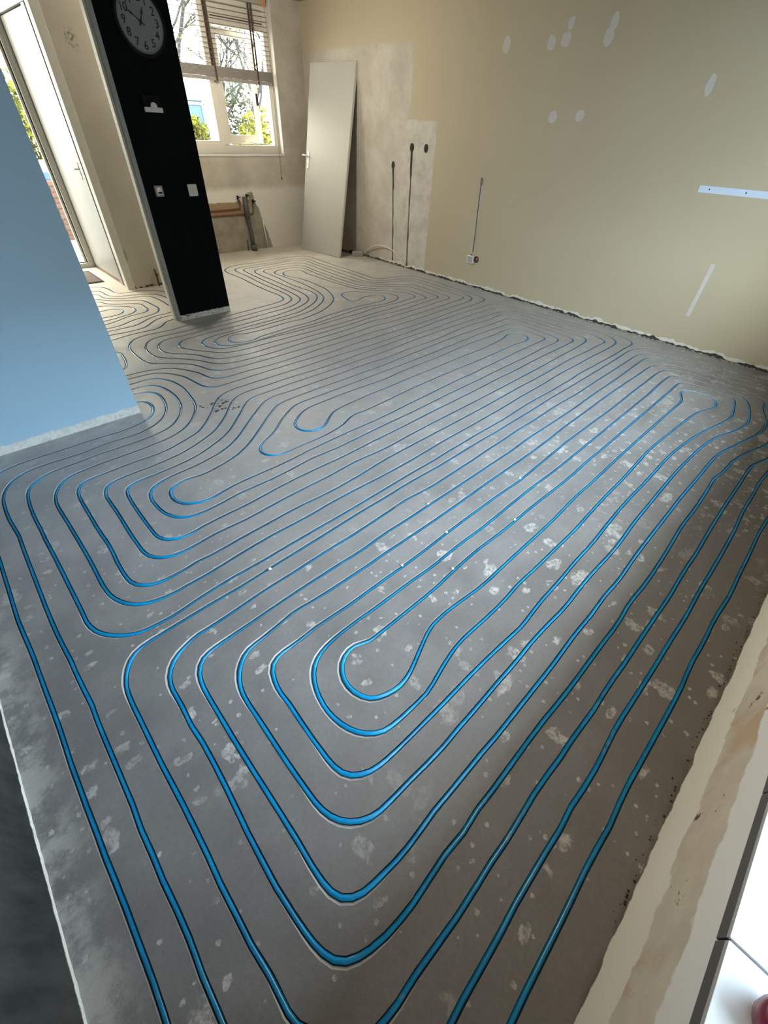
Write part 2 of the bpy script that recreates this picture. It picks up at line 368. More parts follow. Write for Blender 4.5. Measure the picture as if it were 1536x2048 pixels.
# ================================================================== pipe routes (floor metres, measured from the camera's foot)
PIPES = {
 'front': '''-300,3180 200,3180 621,3178 663,3175 704,3154 730,3120 744,3053 734,2954 707,2850 662,2767 600,2704 539,2670 520,2663 418,2644 311,2652 207,2652 174,2640 75,2640 -18,2647 -80,2645 -131,2643 -178,2624 -214,2598 -249,2558 -274,2506 -289,2447 -293,2389 -296,2306 -295,2241 -288,2157 -285,2099 -288,2042 -291,1884 -293,1706 -295,1538 -293,1397 -287,1281 -286,1167 -281,1076 -284,976 -284,867 -284,770 -284,677 -288,602 -286,536 -287,467 -284,390 -282,337 -284,298 -287,235 -287,181 -286,138 -285,20 -250,-120 -160,-190 -50,-210 80,-208 119,-204 163,-202 216,-202 275,-200 336,-196 408,-195 490,-194 568,-196 621,-190 672,-191 766,-194 859,-190 976,-183 1126,-185 1280,-187 1458,-187 1620,-189 1795,-184 2007,-183 2207,-181 2399,-176 2588,-164 2795,-164 2981,-159 3112,-167 3600,-190 4200,-240 4480,-200 4590,-50 4604,149 4586,393 4600,544 4584,693 4543,866 4434,1098 4364,1116 4293,1127 4150,1124 3821,1120 3467,1116 3143,1110 2841,1117 2572,1109 2341,1111 2150,1103 1952,1100 1821,1094 1608,1091 1445,1089 1261,1103 1098,1096 896,1090 672,1090 533,1086 407,1086 287,1080 175,1074 83,1074 68,1068 23,1053 -16,1029 -49,988 -62,940 -62,870 -67,772 -63,722 -64,635 -68,532 -76,403 -78,334 -80,264 -78,207 -75,158 -70,106 -59,62 -45,37 -19,17 16,3 59,-8 100,-12 142,-15 201,-12 253,-9 320,-6 369,-11 447,-4 519,-6 600,-5 694,-4 809,-4 919,-8 1021,-9 1150,-8 1260,-8 1379,-9 1511,1 1648,-3 1812,0 1992,8 2202,20 2392,20 2625,27 2818,37 2880,21 3053,16 3147,6 3295,-29 3397,-59 3487,-87 3900,-70 4220,-60 4360,0 4401,122 4398,187 4403,254 4398,391 4394,486 4375,627 4354,774 4304,882 4225,928 4153,943 3907,941 3662,943 3373,942 3064,933 2627,923 2401,911 2182,905 1937,904 1630,901 1357,896 1122,897 915,900 809,899 700,901 536,906 430,915 372,909 315,900 263,896 199,887 149,847 123,808 107,750 105,657 103,554 102,460 103,382 106,312 123,259 153,222 196,196 241,186 293,184 370,180 479,174 577,177 679,177 793,180 913,180 1046,185 1189,182 1284,178 1379,183 1545,187 1731,184 1864,188 2040,199 2271,205 2568,212 2762,213 2972,208 3175,196 3324,174 3468,125 3614,92 3718,82 3868,107 4001,142 4105,183 4172,247 4183,334 4190,428 4175,527 4156,632 4127,747 4070,755 3880,752 3589,738 3306,733 2175,709 1901,711 1648,707 1418,701 1226,705 1039,700 883,706 734,708 641,710 566,715 514,713 466,711 406,700 358,677 323,638 298,577 289,516 295,456 315,403 346,364 385,340 437,331 507,328 589,328 671,347 747,364 836,375 977,372 1107,371 1244,380 1363,378 1529,379 1751,380 1938,389 2116,396 2349,400 2565,409 2824,419 3369,396 3604,379 3705,349 3778,319 3837,321 3908,352 3941,383 3948,471 3921,541 3898,581 3842,585 3768,551 3693,522 3581,519 3483,521 2521,514 2341,510 2174,506 1997,506 1726,492 1485,488 1271,485 1124,482 1005,491 907,499 837,499 776,492 728,472 667,450 601,423 533,410 466,423 428,443 403,480 394,524 401,567 427,607 473,633 522,633 573,612 606,612 639,611 784,610 964,611 1075,619 1268,625 1411,620 1574,619 1755,621 2010,617 2204,619 2381,625 2579,626 3655,644 3828,645 3967,652 4041,643 4075,615 4076,534 4076,464 4075,395 4086,331 4088,282 4041,249 3931,225 3834,206 3713,189 3565,210 3407,245 3213,277 3059,293 2869,305 2726,305 2440,299 2165,298 1911,287 1725,276 1559,274 1388,266 1227,263 1065,251 972,256 829,262 720,264 615,264 508,266 404,268 325,273 274,283 233,306 209,337 200,387 200,465 202,536 207,602 206,678 219,738 241,776 280,793 371,795 456,799 609,791 713,791 808,791 927,789 1070,790 1238,795 1440,797 1684,797 1885,792 2121,805 2359,813 2440,820 3194,826 3470,835 3788,841 4064,846 4176,835 4240,816 4244,789 4282,623 4281,501 4295,364 4293,273 4217,90 4085,72 3974,42 3900,10 3817,-11 3719,-17 3564,-3 3411,35 3256,69 3111,99 2936,107 2755,105 2464,108 2171,103 1951,100 1762,95 1594,87 1467,91 1338,85 1202,86 1010,79 878,78 758,77 647,76 551,79 456,78 343,80 276,76 218,74 164,77 141,80 89,86 56,97 31,117 19,142 13,188 13,239 15,288 15,318 15,408 14,517 14,631 16,760 18,855 27,913 45,947 80,974 159,983 261,985 407,989 533,991 701,990 847,986 998,994 1175,992 1319,993 1524,993 1813,995 2130,998 2293,1007 2484,1007 2693,1008 2949,1010 3275,1022 3614,1026 3945,1037 4163,1045 4316,1046 4376,1030 4458,810 4478,609 4482,462 4515,281 4498,127 4480,20 4400,-100 4200,-160 3700,-140 3286,-130 3202,-102 3116,-81 2980,-80 2813,-82 2572,-83 2298,-88 2061,-96 1887,-96 1680,-103 1514,-102 1369,-102 1210,-103 1088,-101 955,-104 849,-100 736,-101 631,-97 558,-99 473,-104 384,-103 315,-105 248,-108 181,-106 127,-105 72,-103 20,-106 -17,-103 -39,-103 -100,-70 -172,30 -172,80 -174,129 -180,186 -180,262 -182,336 -179,425 -179,499 -177,533 -179,576 -180,643 -182,758 -181,871 -181,968 -176,1043 -158,1094 -132,1133 -96,1160 -43,1168 123,1172 225,1172 337,1170 461,1174 630,1178 815,1183 1048,1190 1180,1189 1383,1194 1643,1188 2038,1194 2204,1191 2391,1194 2631,1196 2901,1204 3090,1205 3316,1204 3653,1207 4021,1210 4304,1219 4400,1218 4484,1200 4570,1152 4638,927 4687,779 4678,670 4678,566 4693,445 4684,298 4692,168 4710,-80 4640,-240 4450,-310 3500,-300 2609,-273 2436,-269 2264,-275 2058,-278 1886,-283 1699,-276 1566,-280 1418,-278 1290,-285 1154,-286 1034,-285 924,-284 832,-283 746,-286 674,-291 606,-288 556,-288 486,-291 428,-292 381,-294 315,-295 264,-296 215,-297 177,-299 0,-305 -150,-295 -280,-250 -355,-160 -385,0 -375,222 -374,266 -373,311 -374,368 -374,425 -375,498 -377,558 -379,618 -379,685 -381,762 -381,833 -382,896 -380,984 -379,1073 -380,1161 -381,1266 -381,1379 -384,1475 -388,1592 -385,1730 -383,1865 -380,1976 -382,2132 -375,2346 -359,2502 -322,2642 -253,2726 -209,2733 -148,2750 -88,2746 -25,2750 37,2746 235,2748 339,2738 435,2745 519,2764 543,2775 588,2810 631,2880 646,2957 637,3011 616,3046 592,3060 200,3060 -300,3060''',
 'mid': '''-300,3360 200,3360 652,3349 720,3353 789,3352 844,3315 873,3271 905,3190 912,3118 915,3038 901,2925 884,2807 852,2719 788,2620 717,2546 635,2498 545,2471 464,2469 352,2460 250,2465 150,2462 90,2458 34,2450 -17,2428 -54,2383 -83,2328 -98,2262 -99,2176 -96,2079 -94,1975 -92,1877 -91,1735 -93,1607 -93,1528 -79,1452 -43,1387 3,1351 61,1331 125,1324 185,1325 274,1326 431,1338 600,1344 778,1339 982,1345 1154,1341 1318,1336 1528,1335 1824,1346 2046,1348 2240,1350 2510,1355 2813,1366 3090,1370 3405,1382 3650,1380 3949,1381 4250,1375 4359,1376 4462,1385 4547,1442 4592,1534 4587,1875 4578,2073 4547,2322 4506,2537 4494,2696 4420,2764 4308,2779 4141,2783 3764,2774 3346,2755 2980,2749 2642,2738 2343,2728 2088,2713 1829,2709 1599,2720 1436,2716 1333,2721 1227,2717 1138,2691 1067,2631 1012,2563 945,2488 869,2417 794,2362 706,2324 632,2293 530,2267 454,2259 382,2256 313,2254 247,2258 196,2251 152,2239 125,2214 104,2151 103,2101 104,1975 100,1827 99,1698 106,1610 140,1556 201,1526 274,1520 406,1530 548,1522 717,1529 875,1533 1068,1532 1278,1541 1498,1528 1734,1536 1983,1541 2254,1543 2497,1544 2745,1548 3060,1554 3409,1562 3726,1573 4036,1580 4200,1589 4286,1603 4354,1654 4347,1943 4350,2126 4342,2350 4321,2479 4295,2576 4081,2572 3875,2582 3528,2582 3106,2541 2770,2545 2519,2528 2215,2539 1942,2529 1697,2529 1471,2528 1403,2536 1338,2533 1260,2507 1192,2459 1102,2389 1007,2312 914,2233 821,2172 732,2134 623,2111 543,2100 458,2099 404,2094 346,2078 301,2048 273,2004 266,1921 277,1824 312,1757 366,1722 443,1710 534,1714 646,1723 794,1716 962,1722 1111,1733 1273,1724 1534,1728 1693,1732 1936,1732 2205,1739 2467,1748 2768,1749 3043,1758 3327,1760 3478,1761 3764,1775 3989,1774 4066,1774 4105,1806 4132,1890 4145,2075 4160,2271 4134,2338 4042,2361 3804,2371 3600,2375 3357,2366 3070,2356 2752,2344 2072,2338 1849,2337 1642,2337 1477,2338 1390,2328 1324,2291 1242,2240 1172,2184 1112,2134 1052,2098 988,2067 952,2044 925,2005 921,1957 941,1919 981,1894 1040,1884 1204,1884 1326,1884 1416,1896 1496,1911 1559,1942 1635,1966 1738,1959 1831,1963 1911,1965 2194,1983 2486,1989 2802,1990 3080,1985 3372,1990 3682,1994 3765,1978 3849,1984 3918,2034 3940,2091 3919,2150 3868,2190 3795,2192 3704,2158 3637,2148 3476,2135 3270,2125 3024,2129 2637,2123 2337,2123 2057,2115 1909,2119 1782,2111 1628,2101 1565,2091 1505,2063 1451,2021 1389,1980 1327,1966 1273,1987 1243,2027 1235,2079 1252,2125 1289,2157 1358,2207 1451,2242 1574,2246 1719,2250 1896,2246 2018,2241 2162,2232 2393,2249 2623,2254 2866,2254 3198,2275 3464,2276 3658,2266 3884,2276 3983,2267 4028,2222 4045,2086 4030,1969 4027,1897 3997,1880 3942,1881 3827,1880 3615,1882 3297,1871 2919,1860 2907,1855 2635,1854 2320,1841 2036,1830 1775,1816 1584,1816 1427,1819 1278,1815 1178,1813 964,1801 815,1802 692,1804 599,1798 521,1784 466,1786 410,1809 374,1840 353,1897 363,1968 370,1981 398,1999 438,2013 474,2015 500,2010 570,2000 671,2014 760,2035 840,2069 902,2104 978,2160 1062,2226 1155,2302 1238,2364 1307,2410 1362,2423 1400,2426 1514,2430 1715,2434 1924,2429 2155,2432 2348,2430 2589,2444 3018,2463 3399,2477 3722,2471 3934,2466 4166,2470 4246,2460 4255,2403 4241,2209 4256,2070 4254,1925 4243,1815 4229,1720 4184,1682 4126,1677 3598,1675 3181,1664 2907,1662 2647,1654 2346,1648 2101,1646 1840,1639 1605,1635 1493,1634 1254,1628 1030,1634 819,1630 623,1617 451,1618 345,1612 314,1606 268,1613 214,1640 186,1686 182,1767 182,1895 186,2042 196,2118 216,2149 245,2159 275,2169 347,2165 418,2171 490,2172 579,2183 646,2199 744,2238 827,2278 908,2334 1000,2421 1078,2496 1146,2565 1218,2613 1299,2621 1405,2623 1534,2628 1768,2626 2019,2626 2294,2631 2538,2632 2883,2655 3247,2668 3643,2676 3989,2673 4147,2661 4292,2656 4410,2622 4431,2487 4438,2179 4443,1961 4437,1796 4499,1654 4436,1499 4421,1462 4325,1472 4067,1471 3839,1477 3690,1480 3246,1464 2875,1462 2612,1454 2375,1449 2205,1448 2002,1446 1756,1446 1547,1444 1424,1442 1218,1426 998,1419 803,1429 617,1426 466,1423 319,1417 239,1423 227,1417 143,1415 81,1421 33,1446 2,1486 -7,1548 -7,1641 1,1763 -3,1906 -2,2043 -1,2166 1,2235 13,2298 40,2337 81,2351 116,2353 214,2354 317,2360 420,2353 513,2358 599,2382 683,2409 742,2435 806,2490 867,2553 927,2621 984,2699 1047,2766 1109,2802 1182,2818 1311,2818 1907,2817 2177,2825 2493,2816 3070,2836 3470,2866 3900,2885 4259,2878 4423,2889 4491,2867 4551,2823 4592,2721 4603,2518 4643,2302 4660,1914 4663,1701 4680,1509 4654,1338 4569,1271 4429,1273 4148,1268 3791,1274 3461,1277 3442,1271 3007,1266 2790,1270 2617,1266 2366,1254 2120,1256 1896,1252 1774,1251 1653,1246 1437,1246 1236,1242 979,1237 780,1237 600,1236 447,1234 327,1237 228,1233 143,1227 70,1219 -3,1223 -61,1231 -114,1261 -158,1304 -184,1349 -197,1412 -196,1496 -197,1629 -198,1773 -200,1930 -202,1965 -202,2042 -201,2125 -204,2185 -203,2242 -199,2325 -193,2390 -177,2456 -150,2494 -106,2526 -56,2549 -9,2554 53,2555 117,2556 179,2566 282,2562 388,2560 501,2565 609,2589 682,2638 692,2649 747,2718 786,2797 813,2901 822,3014 815,3107 795,3194 760,3242 710,3264 639,3263 200,3260 -300,3260''',
 'kit': '''-300,3450 200,3450 672,3446 753,3443 843,3434 918,3381 961,3310 997,3246 1013,3150 1030,3029 1051,2972 1082,2935 1124,2922 1166,2925 1794,2922 1982,2920 2215,2916 2370,2931 2987,2939 3170,2934 3564,2950 4018,2981 4411,2993 4493,3003 4551,3020 4597,3072 4630,3283 4630,3430 4640,3694 4663,3929 4652,4143 4628,4237 4546,4333 4406,4372 4405,4388 4249,4405 4139,4445 4102,4526 4115,4729 4119,5132 4115,5482 4126,5797 4132,5961 4082,6043 3894,6093 3562,6077 3258,6077 2970,6078 2818,6016 2736,5912 2715,5771 2726,5468 2707,5134 2704,4844 2714,4591 2695,4472 2656,4400 2552,4365 2397,4343 2156,4315 1929,4289 1780,4261 1538,4271 1449,4259 1322,4241 1154,4250 1040,4241 958,4192 892,4080 872,3992 867,3878 869,3747 877,3663 908,3615 983,3555 1059,3494 1140,3408 1173,3338 1198,3250 1241,3178 1292,3152 1380,3134 1544,3126 1690,3123 1864,3125 2344,3133 2661,3150 2922,3168 3195,3152 3401,3159 3823,3180 4174,3202 4415,3219 4443,3260 4448,3351 4435,3570 4461,3857 4458,4074 4411,4143 4244,4206 4224,4202 4137,4263 3984,4335 3911,4494 3905,4739 3912,5148 3913,5507 3940,5757 3922,5815 3810,5889 3534,5871 3229,5861 3040,5865 2943,5810 2932,5758 2918,5556 2901,5239 2892,4870 2883,4590 2856,4399 2807,4290 2691,4207 2549,4152 2340,4128 2103,4099 1885,4080 1683,4070 1410,4039 1296,4043 1195,4045 1119,3993 1074,3920 1063,3841 1078,3762 1119,3696 1228,3601 1274,3518 1314,3430 1344,3381 1398,3355 1488,3333 1653,3312 1815,3325 1998,3326 2424,3333 2746,3347 3111,3376 3398,3358 3509,3360 3841,3388 4165,3416 4200,3437 4211,3506 4222,3690 4225,3853 4198,3957 4081,4041 4082,4057 3901,4186 3759,4320 3723,4520 3713,4892 3717,5241 3738,5517 3731,5543 3680,5621 3498,5658 3304,5665 3178,5649 3127,5605 3108,5520 3115,5439 3106,5203 3074,4874 3082,4621 3101,4528 3080,4387 3000,4236 2898,4139 2757,4050 2575,3965 2450,3946 2207,3916 1988,3902 1777,3882 1721,3878 1627,3879 1529,3866 1459,3844 1405,3792 1390,3749 1394,3673 1422,3615 1486,3547 1566,3530 1621,3522 1710,3517 1839,3520 1972,3523 2122,3514 2489,3520 2739,3537 2993,3540 3292,3574 3597,3562 3609,3560 3892,3586 3960,3590 3985,3624 3994,3695 3991,3808 3937,3894 3919,3891 3812,4033 3697,4132 3602,4315 3572,4522 3550,4748 3546,5008 3530,5152 3557,5290 3565,5365 3498,5431 3373,5436 3277,5365 3245,5273 3268,5163 3319,5054 3329,4797 3318,4634 3295,4452 3218,4256 3123,4088 3002,3978 2865,3891 2715,3823 2567,3786 2431,3757 2334,3773 2178,3757 2029,3742 1894,3741 1789,3751 1726,3789 1661,3760 1621,3714 1606,3673 1613,3629 1657,3586 1711,3572 1799,3561 1856,3593 1890,3606 1991,3608 2200,3632 2504,3644 2695,3689 2872,3705 3154,3730 3426,3722 3549,3718 3610,3746 3659,3815 3672,3882 3573,3938 3435,3948 3311,3892 3237,3903 3240,3973 3269,4099 3297,4168 3384,4229 3500,4193 3627,4054 3732,3947 3803,3864 3811,3766 3780,3697 3725,3662 3628,3631 3470,3620 3272,3656 2992,3641 2711,3605 2451,3571 2304,3574 2154,3562 1954,3547 1813,3530 1718,3529 1664,3544 1586,3568 1516,3604 1491,3670 1493,3733 1544,3787 1640,3819 1758,3828 1894,3838 1940,3820 2163,3846 2391,3858 2513,3875 2710,3928 2908,4048 3031,4154 3097,4253 3163,4451 3193,4656 3211,4880 3211,4940 3203,5208 3187,5389 3201,5456 3327,5548 3530,5553 3635,5481 3658,5404 3639,5135 3628,4783 3650,4432 3705,4258 3804,4137 3994,3968 4035,3939 4092,3832 4088,3722 4071,3561 4055,3496 4016,3480 3946,3486 3618,3469 3313,3453 3282,3463 2994,3440 2647,3422 2417,3423 2199,3424 1877,3424 1716,3420 1570,3429 1468,3457 1407,3506 1338,3594 1269,3683 1235,3750 1212,3786 1220,3841 1258,3903 1322,3946 1387,3949 1634,3972 1826,3971 2037,3987 2262,4003 2474,4040 2680,4108 2829,4189 2907,4274 2961,4412 2985,4611 2989,4951 2994,5245 2996,5502 3026,5655 3136,5738 3359,5752 3622,5768 3762,5740 3832,5650 3828,5392 3810,5017 3817,4633 3834,4406 3935,4282 4142,4118 4259,4017 4306,3984 4326,3883 4318,3621 4309,3451 4283,3331 4247,3311 4072,3305 3725,3280 3419,3271 3134,3262 3033,3290 2668,3252 2355,3243 2068,3234 1931,3225 1777,3214 1599,3220 1443,3230 1362,3256 1301,3296 1255,3365 1228,3433 1182,3494 1100,3588 1063,3625 991,3699 971,3779 968,3865 987,3970 1027,4047 1094,4123 1194,4141 1334,4131 1476,4144 1735,4172 1938,4177 2167,4208 2405,4232 2581,4261 2692,4318 2750,4374 2799,4529 2808,4738 2806,5081 2833,5503 2838,5784 2854,5871 2938,5934 3091,5954 3382,5951 3699,5963 3952,5936 4015,5847 4004,5556 4015,5140 4014,4740 4007,4481 4077,4377 4309,4289 4443,4232 4533,4169 4551,4027 4550,3829 4542,3559 4542,3330 4508,3197 4450,3133 4276,3098 4038,3089 3694,3065 3289,3050 2928,3042 2817,3052 2490,3039 2234,3037 1788,3010 1591,3011 1430,3027 1268,3026 1198,3041 1152,3071 1129,3139 1117,3220 1087,3287 1024,3398 952,3463 867,3494 779,3514 691,3514 200,3540 -300,3540''',
 'hall': '''-900,6100 600,6080 1220,6061 1267,5997 1300,5912 1301,5731 1332,5665 1404,5642 1516,5636 1611,5613 1716,5522 1757,5432 1930,5250 1970,4950 1930,4680 1820,4550 1650,4505 1460,4503 1401,4503 1339,4440 1283,4375 1218,4342 1106,4347 966,4337 839,4303 739,4303 523,4335 254,4486 72,4733 7,5034 72,5335 254,5582 523,5733 739,5766 1132,5766 1142,5631 1186,5530 1288,5456 1407,5425 1517,5401 1572,5332 1591,5207 1600,5064 1596,4910 1670,4860 1640,4790 1544,4747 1485,4706 1360,4705 1246,4643 1147,4564 1077,4544 982,4543 883,4538 783,4538 643,4559 470,4657 352,4816 310,5011 352,5205 470,5365 643,5462 783,5483 1066,5483 1106,5375 1174,5299 1280,5246 1374,5190 1386,5117 1385,5014 1376,4922 1326,4873 1235,4857 1139,4837 1053,4789 923,4734 823,4734 763,4744 688,4785 638,4854 620,4938 638,5022 688,5091 763,5133 823,5142 998,5142 1069,5162 1124,5146 1169,5100 1168,5027 1147,4983 1087,4945 963,4935 837,4935 822,4932 803,4922 790,4904 786,4883 790,4862 803,4845 822,4834 837,4832 937,4832 1028,4852 1125,4882 1228,4922 1271,4975 1282,5040 1269,5126 1202,5200 1108,5283 1033,5313 797,5313 695,5298 567,5226 481,5109 450,4966 481,4823 567,4705 695,4634 797,4618 897,4618 1010,4626 1118,4695 1219,4731 1316,4750 1414,4795 1459,4860 1482,4968 1470,5068 1465,5190 1433,5281 1372,5326 1262,5379 1140,5482 1082,5578 765,5578 596,5553 386,5435 244,5241 193,5006 244,4771 386,4577 596,4459 765,4434 865,4434 968,4423 1080,4427 1161,4448 1239,4516 1315,4590 1411,4632 1505,4632 1660,4660 1790,4760 1830,4950 1780,5090 1687,5193 1669,5319 1634,5403 1558,5472 1439,5515 1318,5545 1230,5609 1207,5697 1203,5831 1171,5898 600,5940 -900,5960''',
 'arc': '''-300,4080 300,4100 600,4080 783,4011 780,3898 761,3771 732,3687 703,3636 500,3630 200,3630 -300,3630''',
}


def smooth_route(txt):
    P = [Vector((int(a)/1000, int(b)/1000)) for a, b in (t.split(',') for t in txt.split())]
    Q = [P[0]]
    for p in P[1:]:
        if (p-Q[-1]).length > .012: Q.append(p)
    C_ = []
    for i in range(len(Q)-1):                      # centripetal-ish curve through the points
        p0, p1, p2, p3 = Q[max(i-1, 0)], Q[i], Q[i+1], Q[min(i+2, len(Q)-1)]
        d = (p2-p1).length; k = max(1, int(d/.01))
        m1 = (p2-p0)*(d/max((p2-p1).length+(p1-p0).length, 1e-6)); m2 = (p3-p1)*(d/max((p3-p2).length+(p2-p1).length, 1e-6))
        for j in range(k):
            t = j/k; t2 = t*t; t3 = t2*t
            C_.append(p1*(2*t3-3*t2+1)+m1*(t3-2*t2+t)+p2*(-2*t3+3*t2)+m2*(t3-t2))
    C_.append(Q[-1])
    # resample 1.5 cm
    S = [C_[0]]; acc = 0.0
    for a, b in zip(C_[:-1], C_[1:]):
        seg = (b-a).length; 
        while acc+seg >= .015:
            t = (.015-acc)/seg; a = a+(b-a)*t; S.append(a); seg = (b-a).length; acc = 0.0
        acc += seg
    S.append(C_[-1])
    n = len(S)
    # smooth, a little more far away where the survey is coarser
    for it in range(12):
        N = list(S)
        for i in range(1, n-1):
            far = min(1.0, max(0.0, (S[i].length-1.2)/3.5))
            k = .12 + .38*far
            if it >= 5 and far < .3: continue
            N[i] = S[i]*(1-k) + (S[i-1]+S[i+1])*.5*k
        S = N
    cur = [0.0]*n
    for i in range(3, n-3):
        a = S[i]-S[i-3]; b = S[i+3]-S[i]
        cur[i] = (a.x*b.y-a.y*b.x)/max(a.length*b.length, 1e-9)/max((a.length+b.length)*.5, 1e-6)   # signed curvature 1/m
    def blur(A, r):
        out = []
        for i in range(n):
            lo, hi = max(0, i-r), min(n, i+r+1); out.append(sum(A[lo:hi])/(hi-lo))
        return out
    cur = blur(cur, 3)
    keep = [0]                                     # drop points on straights
    for i in range(1, n-1):
        gap = (S[i]-S[keep[-1]]).length; k = abs(cur[i])
        if gap > (.020 if k > 3 else .032 if k > 1.2 else .07): keep.append(i)
    keep.append(n-1)
    bend = blur([min(1, max(0, (abs(c)-2.6)/3.0)) for c in cur], 6)
    return [(S[i], cur[i], bend[i]) for i in keep]
ROUTES = {k: smooth_route(v) for k, v in PIPES.items()}
HW = .0088                                         # half groove width
PR = .0070                                         # pipe radius

def groove_edges(route):
    L_, R2 = [], []
    n = len(route)
    for i, (p, c, b) in enumerate(route):
        t = (route[min(i+1, n-1)][0]-route[max(i-1, 0)][0]).normalized(); nrm_ = Vector((-t.y, t.x))
        far = min(1.0, max(0.0, (p.length-1.0)/2.5))
        ex = .0085*b*(1-.7*far)
        jit = .0006*(mnoise.noise((p.x*60, p.y*60, 0)))
        wl = HW+jit+(ex if c < 0 else 0); wr = HW-jit+(ex if c > 0 else 0)
        L_.append((p+nrm_*wl, nrm_, wl)); R2.append((p-nrm_*wr, nrm_, wr))
    return L_, R2

def build_floor():
    V = []; E = []; F = []
    outer = [(XH, YN-.03), (XR+.02, YN-.03), (XR+.02, YH+.02), (XH, YH+.02)]
    V += [Vector(o) for o in outer]; E += [(0, 1), (1, 2), (2, 3), (3, 0)]
    GE = {}
    for k, r in ROUTES.items():
        Lq, Rq = groove_edges(r); GE[k] = (Lq, Rq)
        base = len(V)
        for a, b in zip(Lq, Rq): V += [a[0], b[0]]
        for i in range(len(r)-1):
            F.append((base+2*i, base+2*i+1, base+2*i+3, base+2*i+2))
    ov, oe, of, _, _, orig = delaunay_2d_cdt(V, E, F, 0, 1e-5, True)
    verts = [(v.x, v.y, 0.0) for v in ov]
    faces = [tuple(f) for f, o in zip(of, orig) if not o]
    faces = [f if ((ov[f[1]]-ov[f[0]]).x*(ov[f[2]]-ov[f[0]]).y-(ov[f[1]]-ov[f[0]]).y*(ov[f[2]]-ov[f[0]]).x) > 0 else f[::-1] for f in faces]
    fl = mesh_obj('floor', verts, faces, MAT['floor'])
    struct(fl, 'grey concrete screed floor with milled grooves and pale paint splashes')
    for k, r in ROUTES.items():
        Lq, Rq = GE[k]; GV = []; GF = []
        for (a, na, wl), (b, nb, wr), (p, c, be) in zip(Lq, Rq, r):
            li = p+na*min(wl, HW); ri = p-na*min(wr, HW)
            dl = -.0008-(.0042*min(1, (wl-HW)/.006) if wl > HW+.001 else 0); dr = -.0008-(.0042*min(1, (wr-HW)/.006) if wr > HW+.001 else 0)
            GV += [(a.x, a.y, 0), (li.x, li.y, dl), (li.x, li.y, -.020), (ri.x, ri.y, -.020), (ri.x, ri.y, dr), (b.x, b.y, 0)]
        for i in range(len(r)-1):
            for q in range(5):
                GF.append((i*6+q, i*6+q+1, (i+1)*6+q+1, (i+1)*6+q))
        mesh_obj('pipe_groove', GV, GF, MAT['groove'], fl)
    return fl
floor = build_floor()

LAB = {
 'front': 'blue heating pipe circuit laid as a double spiral in the front floor',
 'mid': 'blue heating pipe circuit mid floor between pale blue wall end and beige wall',
 'kit': 'blue heating pipe circuit running up to the kitchen window behind the dark pillar wall',
 'hall': 'blue heating pipe circuit of flattened rings on the sunlit hall floor by the glazed door',
 'arc': 'short blue pipe bend just showing past the edge of the pale blue wall',
}
for k, r in ROUTES.items():
    pts = []
    for i, (p, c, b) in enumerate(r):
        wob = mnoise.noise((p.x*3.1, p.y*3.1, 5))
        z = -PR - .0046 + .0012*wob + (.0095 if k in ('front', 'mid') else .0050)*(1-.75*min(1, max(0, (p.x-3.4)/.7)))*b*b
        pts.append((p.x, p.y, z))
    o = tube('heating_pipe', pts, PR, MAT['pipe'], None, 10)
    tag(o, LAB[k], 'pipe')
# ================================================================== room shell
T = .12
def holed_wall(name, axis, at, thick, u0, u1, z0, z1, holes, mat, label, parts=True):
    """wall slab in the plane axis=at (front face), with rectangular holes [(u0,u1,z0,z1)] built from boxes around them"""
    us = sorted({u0, u1, *[h[0] for h in holes], *[h[1] for h in holes]}); bm = bmesh.new()
    for a, b in zip(us[:-1], us[1:]):
        mid_ = (a+b)/2; zs = [(z0, z1)]
        for h in holes:
            if h[0] < mid_ < h[1]:
                nz = []
                for (p, q) in zs:
                    if h[2] > p: nz.append((p, min(q, h[2])))
                    if h[3] < q: nz.append((max(p, h[3]), q))
                zs = nz
        for p, q in zs:
            lo, hi = (at, at+thick) if thick > 0 else (at+thick, at)
            if axis == 'y': add_box(bm, (a, lo, p), (b, hi, q))
            else: add_box(bm, (lo, a, p), (hi, b, q))
    bmesh.ops.remove_doubles(bm, verts=bm.verts, dist=1e-5)
    return struct(bm_obj(name, bm, mat), label)

# window wall behind the viewer
FW = (.22, 3.70, .507, 2.33)
wall_front = holed_wall('wall_front', 'y', YN, -.27, XL-T, XR+T, 0, ZC, [FW], MAT['near'], 'low window wall in cream, tan and white plaster bands at the lower right')
struct(box('added_eaves', (-2.5, -1.75, 2.48), (7, YN-.27, 2.62), MAT['white']), 'white roof overhang added unseen above the living room window to block high sky')  # unseen overhang added to block high sky from the near floor
wall_left = struct(box('wall_left', (XL-T, YN-.2, -.02), (XL, 2.99, ZC), MAT['left']), 'charcoal painted wall at the lower left edge')
